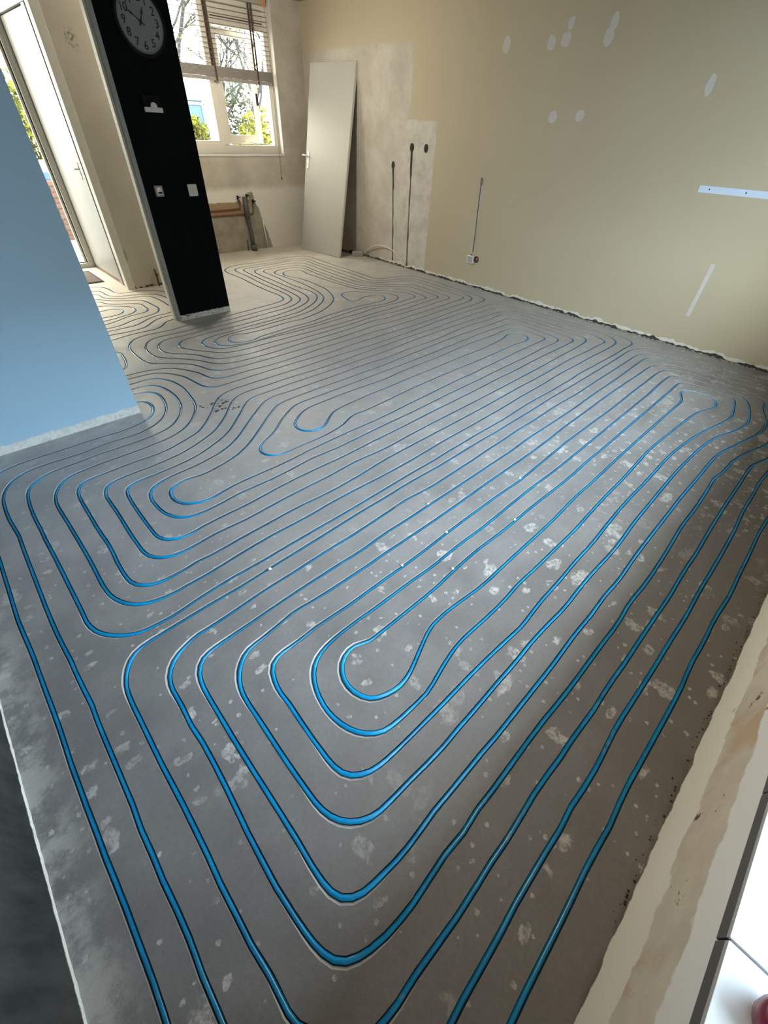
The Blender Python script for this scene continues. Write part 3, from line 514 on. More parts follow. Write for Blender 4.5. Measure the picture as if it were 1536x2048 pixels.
# right wall with two cable chases milled open and two round box holes: thin skin pieces over a solid core
core = box('wall_right', (XR+.018, YN-.2, -.02), (XR+.018+T, YH+.2, ZC), MAT['gap'])
struct(core, 'long beige painted wall on the right with bare plaster towards the kitchen corner')
def right_skin():
    """the painted face, cut by the chases and the round box holes"""
    V = [Vector((YN-.2, -.02)), Vector((YH+.2, -.02)), Vector((YH+.2, ZC)), Vector((YN-.2, ZC))]; E = [(0, 1), (1, 2), (2, 3), (3, 0)]; F = []
    def ring(pts):
        b = len(V); V.extend(Vector(p) for p in pts); F.append(tuple(range(b, b+len(pts))))
        return [V[i] for i in range(b, b+len(pts))]
    def chase(y0, y1, z0, z1, w):
        n = 26; Lp, Rp = [], []
        for i in range(n+1):
            t = i/n; z = z0+(z1-z0)*t; y = y0+(y1-y0)*t + .004*mnoise.noise((z*6, y0, 1))
            q = w*(1+.45*mnoise.noise((z*9, y0, 7)) + (.55 if t > .8 else 0) + (1.2*max(0, 1-t*14)))
            Lp.append((y-q, z)); Rp.append((y+q, z))
        return Rp+Lp[::-1]
    def disc(y, z, r, ry=1.0):
        return [(y+math.cos(a)*r*(1+.10*mnoise.noise((math.cos(a), math.sin(a), y))), z+math.sin(a)*r*ry*(1+.10*mnoise.noise((math.cos(a)*2, math.sin(a)*2, z)))) for a in [2*math.pi*k/22 for k in range(22)]]
    holes = [ring(chase(4.925, 4.985, .02, 1.085, .0105)), ring(chase(4.640, 4.670, .0, 1.27, .0115)), ring(disc(4.988, 1.105, .032, 1.3)), ring(disc(4.670, 1.290, .038, 1.12)), ring(disc(4.437, 1.292, .037, 1.12)), ring(disc(3.46, .306, .034))]
    ov, oe, of, _, _, orig = delaunay_2d_cdt(V, E, F, 0, 1e-5, True)
    vs_ = [(XR, v.x, v.y) for v in ov]; fs = [tuple(f) for f, o in zip(of, orig) if not o]
    # side walls of the cut-outs
    for h in holes:
        b = len(vs_); m = len(h)
        for p in h: vs_.append((XR, p.x, p.y)); vs_.append((XR+.018, p.x, p.y))
        for i in range(m):
            j = (i+1) % m; fs.append((b+2*i, b+2*j, b+2*j+1, b+2*i+1))
    o = mesh_obj('plaster_face', vs_, fs, MAT['right'], core)
    return o
right_skin()
# back wall with the kitchen window
BW = (2.62, 4.418, 1.128, 2.56)
wall_back = holed_wall('wall_back', 'y', YB, .28, 2.3, XR+.02, -.02, ZC, [BW], MAT['back'], 'worn kitchen back wall with bare plaster patches under the window')
# hall facade, hall side wall, closet block
HD = (.40, 1.53, -.02, 2.38)
wall_facade = holed_wall('wall_facade', 'y', YH, .2, XH-.1, 2.4, -.02, ZC, [HD], MAT['hall'], 'hall facade wall around the glazed front door')
wall_hall = struct(box('wall_hall', (XH-T, 2.99, -.02), (XH, YH, ZC), MAT['hall']), 'far side wall of the hall behind the blue wall')
CD = (5.80, 7.03, -.02, 2.2)
closet_front = struct(box('wall_closet', (1.472, 5.73, -.02), (2.45, 5.83, ZC), MAT['hall']), 'beige hall wall with stains left of the dark pillar')
holed_wall('wall_closet_side', 'x', 1.500, .1, 5.83, YH, 0, ZC, [CD], MAT['hall'], 'hall closet side wall holding the white door')
struct(box('wall_closet_inner', (2.35, 5.83, -.02), (2.45, YH, ZC), MAT['hall']), 'inner side wall of the hall closet')
wall_blue = struct(box('wall_middle', (XH, 2.894, -.004), (.552, 2.985, ZC), MAT['blue']), 'pale blue wall end with a bare plaster strip at its foot')
wall_pillar = struct(box('wall_pillar', (1.50, 4.415, -.004), (2.018, 4.515, ZC), MAT['dark']), 'narrow greenish black wall end carrying the clock')
p = box('end_board', (1.478, 4.412, -.004), (1.50, 4.470, ZC), MAT['greyp'], wall_pillar); p['label'] = 'scuffed grey primed corner board'
p = box('end_batten', (1.462, 4.470, -.004), (1.50, 4.53, ZC), MAT['batten'], wall_pillar); p['label'] = 'cream batten on the hall side'
ceiling = struct(box('ceiling', (XH-T, YN-.3, ZC), (XR+.15, YH+.2, ZC+.1), MAT['ceil']), 'plain white ceiling above the room')

# ---- torn plaster edge and rubble gap at the foot of the right wall
def ragged_strip(name, y0, y1, step, zlo, zhi, xo, mat, parent, seed, amp):
    V = []; F = []; n = int((y1-y0)/step)
    for i in range(n+1):
        y = y0+(y1-y0)*i/n
        a = mnoise.noise((y*7, seed, 0)); b = mnoise.noise((y*23, seed, 3)); c = mnoise.noise((y*3, seed, 9))
        top = zhi+amp*(a*.7+b*.5); low = zlo(y) if callable(zlo) else zlo
        top = max(top, low+.002)
        x = xo - .002 - .003*abs(b)
        V += [(x, y, low), (x, y, top), (xo+.001, y, top+.001), (xo+.001, y, low)]
    for i in range(n):
        for q in range(3): F.append((4*i+q, 4*i+q+1, 4*(i+1)+q+1, 4*(i+1)+q))
    return mesh_obj(name, V, F, mat, parent)
torn = ragged_strip('torn_plaster_edge', YN, 5.2, .015, .012, .040, XR, MAT['pale'], core, 2.0, .040); torn['label'] = 'torn whitish plaster edge at floor level'
gapo = ragged_strip('rubble_gap', YN, 5.9, .012, -.002, .019, XR-.0022, MAT['gap'], core, 8.0, .034); gapo['label'] = 'dark broken gap between wall and floor'
def rubble(name, spots, mat, parent, seed, lo=.006, hi=.016):
    r = random.Random(seed); bm = bmesh.new()
    for (x, y) in spots:
        g = bmesh.ops.create_icosphere(bm, subdivisions=1, radius=r.uniform(lo, hi))
        for v in g['verts']: v.co = Vector((v.co.x*r.uniform(.7, 1.5)+x, v.co.y*r.uniform(.7, 1.7)+y, max(0, v.co.z*.6+.003)))
    o = bm_obj(name, bm, mat, parent); o['kind'] = 'stuff'; return o
r4 = random.Random(4)
rubble('rubble', [(XR-abs(r4.gauss(0, .012))-.004, r4.uniform(YN, 5.8)) for _ in range(260) if True], MAT['rubble'], core, 5)
rubble('rubble', [(r4.uniform(.5, 2.6), YN+abs(r4.gauss(0, .009))+.004) for _ in range(90)], MAT['grit'], wall_front, 6, .001, .0032)
# small broken crumbs beside the charcoal wall and a hairline of plaster at its foot
e = ragged_strip('torn_plaster_edge', YN, 2.89, .012, -.001, .0035, XL, MAT['pale'], wall_left, 5.0, .006)
for v in e.data.vertices: v.co.x = XL + (XL - v.co.x)*.9
# ---- white filler spots and filled chases on the right wall
def blob(name, y, z, ry, rz, mat, parent, seed, tilt=0.0):
    V = [(XR-.0012, y, z)]; n = 20
    for k in range(n):
        a = 2*math.pi*k/n; q = 1+.22*mnoise.noise((math.cos(a)*1.4, math.sin(a)*1.4, seed))
        yy, zz = math.cos(a)*ry*q, math.sin(a)*rz*q
        V.append((XR-.0004, y+yy+zz*tilt, z+zz))
    return mesh_obj(name, V, [(0, 1+k, 1+(k+1) % n) for k in range(n)], mat, parent)
for i, (y, z, ry, rz) in enumerate([(3.512, 2.071, .042, .055), (3.03, 2.060, .040, .048), (2.895, 2.075, .045, .050), (2.875, 2.168, .030, .042), (2.505, 2.070, .040, .052), (2.488, 2.150, .034, .048), (1.588, 1.775, .030, .058), (2.855, 1.583, .042, .045), (2.583, 1.598, .040, .042)]):
    blob('filler_spot', y, z, ry, rz, MAT['filler'], core, i*3.7)
c_ = box('filled_chase', (XR-.0015, 1.000-.016, .27), (XR+.002, 1.000+.016, .69), MAT['filler'], core); c_['label'] = 'upright streak of white filler'
c_ = box('filled_chase', (XR-.0008, 3.545-.013, .37), (XR+.002, 3.545+.013, 1.09), MAT['filler'], core); c_['label'] = 'narrow filled chase behind the thin grey cable'

# ---- kitchen window
win = bpy.data.objects.new('window_1', None); COL.objects.link(win); win.location = (3.52, YB, 1.128); struct(win, 'cream framed kitchen window above the worn back wall')
def wp(name, lo, hi, mat, bev=.003): return adopt(box(name, lo, hi, mat, None, bev), win)
yf0, yf1 = YB+.085, YB+.165                        # frame depth
x0, x1, z0, z1 = BW
wp('frame_rail', (x0, yf0, z0), (x1, yf1, z0+.085), MAT['frame']); wp('frame_rail', (x0, yf0, 2.47), (x1, yf1, z1), MAT['frame'])
wp('frame_stile', (4.335, yf0, z0+.085), (x1, yf1, 2.47), MAT['frame']); wp('frame_stile', (x0, yf0, z0+.085), (x0+.08, yf1, 2.47), MAT['frame'])
wp('mullion', (3.545, yf0-.008, z0+.085), (3.625, yf1, 2.47), MAT['frame'])
wp('transom', (3.625, yf0, 2.29), (4.335, yf1, 2.36), MAT['frame'])
wp('ventilation_panel', (3.625, yf0+.02, 2.36), (4.335, yf1-.02, 2.47), MAT['frame'])
wp('dark_joint', (3.63, yf0-.004, 2.352), (4.33, yf0+.002, 2.362), MAT['tape'], 0)
wp('fixed_sash', (3.495, yf0+.012, z0+.085), (3.545, yf1-.012, 2.47), MAT['frame']); wp('fixed_sash', (x0+.08, yf0+.012, z0+.085), (3.495, yf1-.012, z0+.125), MAT['frame'])
wp('glass_pane', (x0+.08, yf0+.038, z0+.125), (3.495, yf0+.044, 2.47), MAT['glass'], 0)
wp('inner_sill', (x0-.02, YB-.012, z0-.028), (x1, yf0, z0), MAT['white'])
wp('reveal_lining', (4.418-.004, YB-.002, z0), (4.418+.002, yf0, z1), MAT['white'], 0)
# ajar casement, hinged at the mullion and pushed outwards
th = math.radians(15); hinge = Vector((3.632, yf1-.03, 0))
M_ = Matrix.Translation(hinge) @ Matrix.Rotation(th, 4, 'Z')
cw = .66
cas = adopt(boxes('casement_sash', [((0, -.02, 1.222), (.055, .03, 2.28)), ((cw-.06, -.02, 1.222), (cw, .03, 2.28)), ((.055, -.02, 1.222), (cw-.06, .03, 1.315)), ((.055, -.02, 2.22), (cw-.06, .03, 2.28))], MAT['frame']), win)
cas.data.transform(M_); cas['label'] = 'cream casement sash pushed ajar'
g = box('glass_pane', (.055, .0, 1.315), (cw-.06, .006, 2.22), MAT['glass']); g.data.transform(M_); g.parent = cas
st = tube('casement_stay', [M_ @ Vector((.26, -.03, 1.25)), M_ @ Vector((.30, -.045, 1.245)), (4.17, yf0-.015, 1.222), (4.20, yf0-.02, 1.235)], .006, MAT['steel']); st.parent = cas
h = box('sash_handle', (.615, -.035, 1.62), (.64, -.02, 1.74), MAT['black']); h.data.transform(M_); h.parent = cas

# ---- wooden venetian blind, half lowered
bl = empty('venetian_blind', (3.52, YB+.03, 1.80), 'half lowered wooden venetian blind with dark ladder tapes in the kitchen window', 'blind')
def bp(o): return adopt(o, bl)
bx0, bx1, by = 2.64, 4.362, YB+.035
zs = 1.968
sl = bmesh.new(); 
slat_me = None
k = 0
while zs < 2.49:
    bm = bmesh.new(); n = 5
    prof = [(-.024, -.0012), (-.012, .0010), (0, .0018), (.012, .0010), (.024, -.0012)]
    vsx = []
    for xx in (bx0, bx1):
        vsx.append([bm.verts.new((xx-3.52, a, b)) for a, b in prof]); vsx.append([bm.verts.new((xx-3.52, a, b-.0026)) for a, b in prof])
    for i in range(4):
        bm.faces.new((vsx[0][i], vsx[0][i+1], vsx[2][i+1], vsx[2][i])); bm.faces.new((vsx[1][i], vsx[3][i], vsx[3][i+1], vsx[1][i+1]))
    for i in (0, 4): bm.faces.new((vsx[0][i], vsx[2][i], vsx[3][i], vsx[1][i]))
    for a in (0, 2): bm.faces.new([*vsx[a], *vsx[a+1][::-1]])
    if slat_me is None: o = bm_obj('slat', bm, MAT['slat'], bl); slat_me = o.data
    else: bm.free(); o = link('slat', slat_me, MAT['slat'], bl)
    o.location = (0, by-(YB+.03), zs-1.80); o.rotation_euler = (math.radians(4+rnd.uniform(-1, 1)), rnd.uniform(-.0015, .0015), 0)
    zs += .0405; k += 1
sl.free()
for i in range(17):
    bp(box('gathered_slat', (bx0, by-.025-.002*(i % 2), 1.850+i*.0054), (bx1, by+.025, 1.850+i*.0054+.0040), MAT['rail'], None, .001))
bp(box('bottom_rail', (bx0-.003, by-.028, 1.815), (bx1+.003, by+.028, 1.847), MAT['rail'], None, .004))
bp(box('head_rail', (bx0-.003, by-.03, 2.505), (bx1+.003, by+.03, 2.558), MAT['rail'], None, .003))
bp(box('rail_end_piece', (4.30, by-.036, 2.49), (4.345, by-.028, 2.55), MAT['orange'], None, .003))['label'] = 'small orange end piece'  # plain orange piece at the right end of the head rail
for tx in (2.95, 3.56, 4.145):
    bp(box('ladder_tape', (tx-.013, by-.0295, 1.81), (tx+.013, by-.0280, 2.51), MAT['tape'])); bp(box('ladder_tape', (tx-.013, by+.0280, 1.81), (tx+.013, by+.0295, 2.51), MAT['tape']))
pc = tube('pull_cord', catmull([(4.338, by-.03, 2.50), (4.335, YB-.02, 1.9), (4.326, YB-.022, 1.2), (4.330, YB-.012, .86)], 4), .0022, MAT['tape']); bp(pc)
bp(cyl('cord_knob', (4.330, YB-.012, .85), .008, .03, 'z', MAT['tape'], None, 10, .003))

# ---- window behind the viewer: frame, glass, tiled sill
w2 = bpy.data.objects.new('window_2', None); COL.objects.link(w2); w2.location = (2.02, -.62, .507); struct(w2, 'wide white living room window behind the viewer')
def w2p(name, lo, hi, mat, bev=.003): return adopt(box(name, lo, hi, mat, None, bev), w2)
a0, a1, c0, c1 = FW
for lo, hi in (((a0, -.655, c0), (a1, -.59, c0+.06)), ((a0, -.655, c1-.06), (a1, -.59, c1))): w2p('frame_rail', lo, hi, MAT['white'])
for xx in (a0, a1-.06): w2p('frame_stile', (xx, -.655, c0+.06), (xx+.06, -.59, c1-.06), MAT['white'])
w2p('mullion', (1.98, -.655, c0+.06), (2.05, -.59, c1-.06), MAT['white'])
w2p('glass_pane', (a0+.06, -.63, c0+.06), (1.98, -.624, c1-.06), MAT['glass'], 0); w2p('glass_pane', (2.05, -.63, c0+.06), (a1-.06, -.624, c1-.06), MAT['glass'], 0)
# glazed sill tiles with grey joints, slightly proud of the wall face
sillo = empty('window_sill', (a0, -.49, .507), 'white glazed tile window sill at the lower right corner', 'window sill')
adopt(box('sill_bed', (a0, -.585, .507), (a1, YN+.010, .5235), MAT['grout']), sillo)
tx = .438
edges_ = [a0+.001, .438]
while edges_[-1] < a1-.3: edges_.append(edges_[-1]+.298)
edges_.append(a1-.001)
for u, v in zip(edges_[:-1], edges_[1:]):
    adopt(box('sill_tile', (u+.0026, -.585, .518), (v-.0026, YN+.014, .529), MAT['tile'], None, .001), sillo)
    adopt(box('shaded_edge_tile', (u+.0015, YN+.002, .490), (v-.0015, YN+.014, .5165), MAT['grout'], None, .0015), sillo)  # front edge coloured dark for the shade on it, unlike the white tops

# ---- hall front door: white frame and a glazed leaf
d1 = bpy.data.objects.new('door_1', None); COL.objects.link(d1); d1.location = (.42, YH, 0); struct(d1, 'white framed glazed front door at the end of the hall')
def dp(name, lo, hi, mat, bev=.003, parent=d1): return adopt(box(name, lo, hi, mat, None, bev), parent)
dp('frame_stile', (1.436, YH-.03, 0), (1.530, YH+.06, 2.38), MAT['white']); dp('frame_stile', (.40, YH-.01, 0), (.50, YH+.06, 2.38), MAT['white'])
dp('frame_bead', (1.470, YH-.045, 0), (1.500, YH-.03, 2.34), MAT['white'])
dp('frame_rail', (.40, YH-.01, 2.32), (1.530, YH+.06, 2.38), MAT['white'])
dp('threshold', (.40, YH-.04, 0), (1.530, YH+.10, .050), MAT['white'])
dp('glazing_gasket', (1.426, YH-.006, .05), (1.4355, YH+.03, 2.32), MAT['black'], 0); dp('glazing_bead', (1.405, YH+.0, .05), (1.426, YH+.03, 2.32), MAT['white'], 0); dp('glazing_gasket', (.50, YH-.006, .05), (1.405, YH+.03, .058), MAT['black'], 0)
dp('glass_pane', (.50, YH+.016, .058), (1.405, YH+.022, 2.32), MAT['glass'], 0)
# ---- closet door in the hall
d2 = bpy.data.objects.new('door_2', None); COL.objects.link(d2); d2.location = (1.50, 6.4, 0); struct(d2, 'flat white closet door on the right side of the hall')
dp('frame_stile', (1.464, 5.728, 0), (1.54, 5.80, 2.2), MAT['batten'], .003, d2); dp('stop_bead', (1.474, 5.80, 0), (1.54, 5.875, 2.15), MAT['greyplastic'], .003, d2); dp('frame_groove', (1.492, 5.875, 0), (1.54, 5.945, 2.13), MAT['rail'], .002, d2); dp('frame_bead', (1.482, 5.945, 0), (1.54, 6.045, 2.13), MAT['panel'], .003, d2)
dp('frame_stile', (1.490, 6.99, 0), (1.54, 7.03, 2.2), MAT['panel'], .003, d2); dp('frame_head', (1.474, 5.80, 2.115), (1.54, 7.03, 2.2), MAT['panel'], .003, d2)
dp('door_leaf', (1.500, 6.05, .020), (1.54, 6.985, 2.11), MAT['panel'], .004, d2)
dp('door_bottom_bar', (1.488, 6.05, .004), (1.505, 6.985, .018), MAT['copper'], .002, d2)
hd = adopt(tube('door_handle', catmull([(1.50, 6.15, 1.035), (1.468, 6.15, 1.035), (1.463, 6.16, 1.035), (1.462, 6.25, 1.03)], 5), .007, MAT['chrome']), d2)
dp('door_escutcheon', (1.494, 6.13, .95), (1.501, 6.17, 1.09), MAT['chrome'], .002, d2)
KITCHEN_FILL = (3.0, 5.25, 70.0)
NEAR_FILL = (.9, .40, 10.0)
CRUMBS = [(1.895, .800, 'small white plaster crumb on the blue pipe highest up the bright floor patch'), (1.241, .797, 'small white plaster crumb on a blue pipe in the middle of the floor'), (.927, .794, 'small white plaster crumb on a blue pipe left of the large pale splash'), (1.329, 1.0, 'small white plaster crumb on a blue pipe above the floor centre'), (1.574, .624, 'small white plaster crumb on a blue pipe right of the floor centre'), (1.084, .628, 'small white plaster crumb beside a dark chip on a blue pipe near the front loop'), (.474, 1.169, 'small white plaster crumb on the leftmost run below the left loops')]
_g = random.Random(3)
GRIT = [(gx+_g.gauss(0, .012), gy+_g.gauss(0, .012), _g.uniform(.0025, .0075)) for gx, gy in ((1.033, 2.722), (1.045, 2.665), (.991, 2.654), (1.061, 2.56), (.896, 2.706), (.94, 2.598), (1.0, 2.60), (.97, 2.70)) for _ in range(5)]
# ================================================================== things on the dark pillar wall (front face y = 4.415)
YP = 4.415
ck = empty('wall_clock', (1.786, YP, 1.935), 'round grey faced wall clock with big dark numerals on the dark pillar', 'clock')
cf = cyl('clock_face', (0, -.010, 0), .153, .016, 'y', MAT['face'], ck, 48, .004)
def ring_mesh(name, r0, r1, y0, y1, mat, parent, n=48):
    V = []; F = []
    for k in range(n):
        a = 2*math.pi*k/n; c, s = math.cos(a), math.sin(a)
        V += [(r0*c, y0, r0*s), (r1*c, y0, r1*s), (r1*c, y1, r1*s), (r0*c, y1, r0*s)]
    for k in range(n):
        j = (k+1) % n
        for q in range(4): F.append((4*k+q, 4*k+(q+1) % 4, 4*j+(q+1) % 4, 4*j+q))
    return mesh_obj(name, V, F, mat, parent)
ring_mesh('clock_rim', .153, .170, -.022, 0, MAT['black'], ck)
def text_mesh(name, body, size, mat, parent, loc, rot=0.0, depth=.0006, bold=.0):
    cu = bpy.data.curves.new(name, 'FONT'); cu.body = body; cu.size = size; cu.align_x = 'CENTER'; cu.align_y = 'CENTER'; cu.extrude = depth; cu.offset = bold
    o = bpy.data.objects.new(name, cu); COL.objects.link(o)
    dg = bpy.context.evaluated_depsgraph_get(); me = bpy.data.meshes.new_from_object(o.evaluated_get(dg))
    bpy.data.objects.remove(o); bpy.data.curves.remove(cu)
    me.transform(Matrix.Translation(loc) @ Matrix.Rotation(rot, 4, 'Y') @ Matrix.Rotation(math.pi/2, 4, 'X'))
    me.materials.clear()
    return link(name, me, mat, parent)
for hnum in range(1, 13):
    a = math.radians(90-30*hnum)
    tx_ = str(hnum)
    for q_, ch_ in enumerate(tx_):
        text_mesh('numeral', ch_, .060, MAT['ink'], cf, (.112*math.cos(a)+(q_-(len(tx_)-1)/2)*.027, -.0192, .112*math.sin(a)), 0, .0008)
ring_mesh('minute_ring', .1435, .1445, -.0192, -.0186, MAT['ink'], cf)
def hand(name, ang, l, wdt, y):
    a = math.radians(90-ang); t = Vector((math.cos(a), 0, math.sin(a))); q = Vector((-t.z, 0, t.x))
    pts = [(-.26, .5), (-.10, .9), (.0, 1.0), (.45, .55), (.62, 1.5), (.74, .8), (1.0, .15)]
    V = []; F = []
    for u, k in pts:
        for sg in (-1, 1):
            for yy in (y, y-.0015): 
                v = t*(u*l)+q*(sg*wdt*k); V.append((v.x, yy, v.z))
    for i in range(len(pts)-1):
        b = 4*i; c = b+4
        F += [(b, c, c+2, b+2), (b+1, b+3, c+3, c+1), (b, b+1, c+1, c), (b+2, c+2, c+3, b+3)]
    F += [(0, 2, 3, 1), (b+4, b+5, b+7, b+6)]
    return mesh_obj(name, V, F, MAT['ink'], ck)
hand('hour_hand', 25, .080, .0045, -.0215); hand('minute_hand', 302, .108, .0036, -.0245)
cyl('hand_boss', (0, -.0235, 0), .008, .008, 'y', MAT['ink'], ck, 16, .001)

tm = empty('thermostat', (1.730, YP, 1.525), 'small thermostat with dark screen and white lower edge on the dark pillar', 'thermostat')
box('thermostat_screen', (-.066, -.020, -.016), (.066, 0, .048), MAT['screen'], tm, .004)
tbs = box('thermostat_base', (-.066, -.022, -.046), (.066, 0, -.018), MAT['plastic'], tm, .004)
cyl('thermostat_dial', (.002, -.026, -.014), .024, .012, 'y', MAT['plastic'], tbs, 28, .003)

sw = empty('light_switch', (1.898, YP, 1.002), 'white square light switch with rounded corners low on the dark pillar', 'switch')
swp = box('switch_plate', (-.040, -.010, -.041), (.040, 0, .041), MAT['plastic'], sw, .008)
box('switch_rocker', (-.026, -.0135, -.028), (.026, -.008, .028), MAT['plastic'], swp, .003)
jb = empty('uncovered_wall_box', (1.613, YP, 1.005), 'dusty uncovered switch box beside the white switch on the dark pillar', 'wall box')
box('mounting_frame', (-.033, -.006, -.036), (.033, 0, .036), MAT['greyp'], jb, .006)
box('switch_insert', (-.018, -.012, -.022), (.018, -.004, .026), MAT['steel'], jb, .003)
box('terminal_block', (-.012, -.016, -.016), (.016, -.010, -.004), MAT['black'], jb, .002)

# ================================================================== leaning loose door in the kitchen corner
ld = empty('loose_door', (4.40, 6.06, 0), 'cream flush door leaf leaning loose against the wall in the kitchen corner', 'door')
bl_, br_ = Vector((4.361, 6.479, .004)), Vector((4.449, 5.648, .004)); u = (br_-bl_); wd = u.length; u.normalize()
topc = Vector((4.800, 6.19, 2.05)); midb = (bl_+br_)/2; up_ = (topc-midb); up_ -= u*up_.dot(u); hl = up_.length; up_.normalize()
nrm2 = u.cross(up_).normalized()
if nrm2.x > 0: nrm2 = -nrm2
MD = Matrix(((u.x, up_.x, -nrm2.x, bl_.x), (u.y, up_.y, -nrm2.y, bl_.y), (u.z, up_.z, -nrm2.z, bl_.z), (0, 0, 0, 1)))
def dpart(o, name=None):
    o.data.transform(MD); return adopt(o, ld)
dpart(box('door_leaf', (0, 0, 0), (wd, hl, .038), MAT['door'], None, .002))
e_ = dpart(box('leaf_edge', (wd-.0005, .003, .002), (wd+.0015, hl-.003, .036), MAT['frame'], None, 0)); e_['label'] = 'darker cream long edge'
hpl = dpart(box('handle_plate', (.035, 1.00, -.007), (.072, 1.19, 0), MAT['plastic'], None, .003))
hp = tube('door_handle', catmull([(.053, 1.135, 0), (.053, 1.135, -.045), (.045, 1.137, -.052), (-.005, 1.14, -.050), (-.022, 1.138, -.046)], 6), .0085, MAT['plastic']); hp.data.transform(MD); hp.parent = hpl
kr = cyl('key_rose', (.053, 1.045, -.008), .009, .006, 'z', MAT['steel'], None, 14, .001); kr.data.transform(MD); kr.parent = hpl
dpart(box('latch_plate', (-.0015, 1.02, .008), (.0005, 1.18, .030), MAT['steel'], None, 0))

# ================================================================== electrics along the right wall
pb = empty('power_strip', (4.775, 5.60, 0), 'grey white socket block lying on the floor beside the leaning door', 'power strip', rotz=math.radians(-38))
box('strip_body', (-.085, -.046, .0), (.085, .046, .058), MAT['greyplastic'], pb, .010)
for sx in (-.034, .034):
    sw_ = cyl('socket_well', (sx, -.0, .0585), .021, .004, 'z', MAT['plastic'], pb, 20, .001)
    for q in (-.009, .009): cyl('pin_hole', (sx+q, 0, .0610), .003, .002, 'z', MAT['black'], sw_, 8)
cyl('cable_gland', (.080, 0, .03), .012, .02, 'x', MAT['black'], pb, 14, .002)
cb = tube('white_cable', catmull([(4.832, 5.53, .035), (4.836, 5.44, .10), (4.82, 5.26, .185), (4.835, 5.05, .20), (4.845, 4.85, .15), (4.850, 4.72, .075), (4.852, 4.655, .02), (4.852, 4.645, .006)], 8), .0068, MAT['cable'])
tag(cb, 'cream cable arching from the socket block to the foot of the long chase', 'cable')
cb2 = tube('black_cable', catmull([(4.835, 6.42, .012), (4.80, 6.12, .010), (4.80, 5.90, .012), (4.76, 5.76, .02), (4.735, 5.685, .030)], 8), .0075, MAT['black'])
tag(cb2, 'black cable running behind the leaning door into the socket block', 'cable')
def conduit(label, ya, yb, z0_, z1_, mat):
    o = tube('conduit', [(XR+.0135, ya+(yb-ya)*i/14+.002*mnoise.noise((i, ya, 0)), z0_+(z1_-z0_)*i/14) for i in range(15)], .0052, MAT['gap'])
    return tag(o, label, 'conduit')
conduit('dark conduit in the shorter chase nearer the leaning door', 4.926, 4.984, .03, 1.07, MAT['pvc'])
conduit('dark conduit in the longer chase below the left round box hole', 4.641, 4.669, .04, 1.26, MAT['pvc'])
for k_, (y_, z_, lb) in enumerate(((4.988, 1.105, 'dark rough hole at the top of the shorter chase'), (4.670, 1.290, 'round dark box hole at the top of the longer chase'), (4.437, 1.292, 'lone round dark box hole right of the longer chase'))):
    o = ring_mesh('box_hole', .010, .030, 0, .004, MAT['gap'], None, 20); o.location = (XR+.012, y_, z_); o.rotation_euler = (0, 0, -math.pi/2); tag(o, lb, 'wall box')
gc = tube('thin_cable', catmull([(XR-.004, 3.530, .375), (XR-.006, 3.536, .55), (XR-.005, 3.548, .80), (XR-.006, 3.556, 1.0), (XR-.010, 3.560, 1.055), (XR-.016, 3.552, 1.085), (XR-.012, 3.540, 1.06), (XR-.008, 3.545, 1.02)], 8), .0040, MAT['pvc'])
tag(gc, 'thin grey cable hanging down the beige wall to the white box', 'cable')
wb = empty('junction_box', (XR, 3.543, .298), 'white square junction box low on the beige wall beside the brown hole', 'junction box')
box('box_body', (-.022, -.046, -.040), (0, .046, .042), MAT['plastic'], wb, .005)
box('box_lid', (-.026, -.036, -.030), (-.020, .036, .032), MAT['greyplastic'], wb, .003)
cyl('cable_entry', (-.012, -.006, .046), .008, .012, 'z', MAT['black'], wb, 12, .001)
bh_ = empty('flush_box', (XR+.010, 3.46, .306), 'round flush box filled with brown putty beside the white junction box', 'flush box')
r_ = ring_mesh('box_ring', .026, .036, -.012, .004, MAT['gap'], bh_, 22); r_.rotation_euler = (0, 0, -math.pi/2)
bmh = bmesh.new(); g_ = bmesh.ops.create_icosphere(bmh, subdivisions=2, radius=.024)
for v in g_['verts']: v.co = Vector((v.co.x*.4, v.co.y, v.co.z))*(1+.15*mnoise.noise(v.co*60))
bm_obj('putty_plug', bmh, MAT['brown'], bh_, True)
bs = empty('wall_batten', (XR, 1.0, 1.176), 'pale bluish flat strip with two dark screws at the right edge of the beige wall', 'batten')
box('strip_body', (-.006, -.60, -.0225), (0, .365, .0225), MAT['strip'], bs, .002)
for y_ in (.284, .020, -.30): cyl('screw', (-.007, y_, .002), .0055, .003, 'x', MAT['black'], bs, 10)
del bs['label']; bs['label'] = 'pale bluish flat strip with dark screws at the right edge of the beige wall'

# ================================================================== plumbing on the back wall
dr = empty('drain_pipe', (3.655, YB-.062, 0), 'grey drain pipe standing against the back wall under the window', 'pipe')
V, F = tube_geo([(3.672, YB-.066, 0), (3.665, YB-.064, .20), (3.650, YB-.060, .42), (3.645, YB-.060, .63)], .029, 16); adopt(mesh_obj('upright', V, F, MAT['pvc'], None, True), dr)
V, F = tube_geo([(3.647, YB-.060, .395), (3.646, YB-.060, .66)], .037, 16); adopt(mesh_obj('sleeve', V, F, MAT['pvc'], None, True), dr)
V, F = tube_geo([(3.674, YB-.068, 0), (3.672, YB-.067, .08)], .043, 16); adopt(mesh_obj('foot_socket', V, F, MAT['pvc'], None, True), dr)
V, F = tube_geo([(3.60, YB-.02, .0), (3.60, YB-.02, .13)], .010, 10); adopt(mesh_obj('side_stub', V, F, MAT['pvc'], None, True), dr)
def copper(label, pts):
    t_ = tube('copper_pipe', catmull(pts, 5), .0085, MAT['copper']); return tag(t_, label, 'pipe')
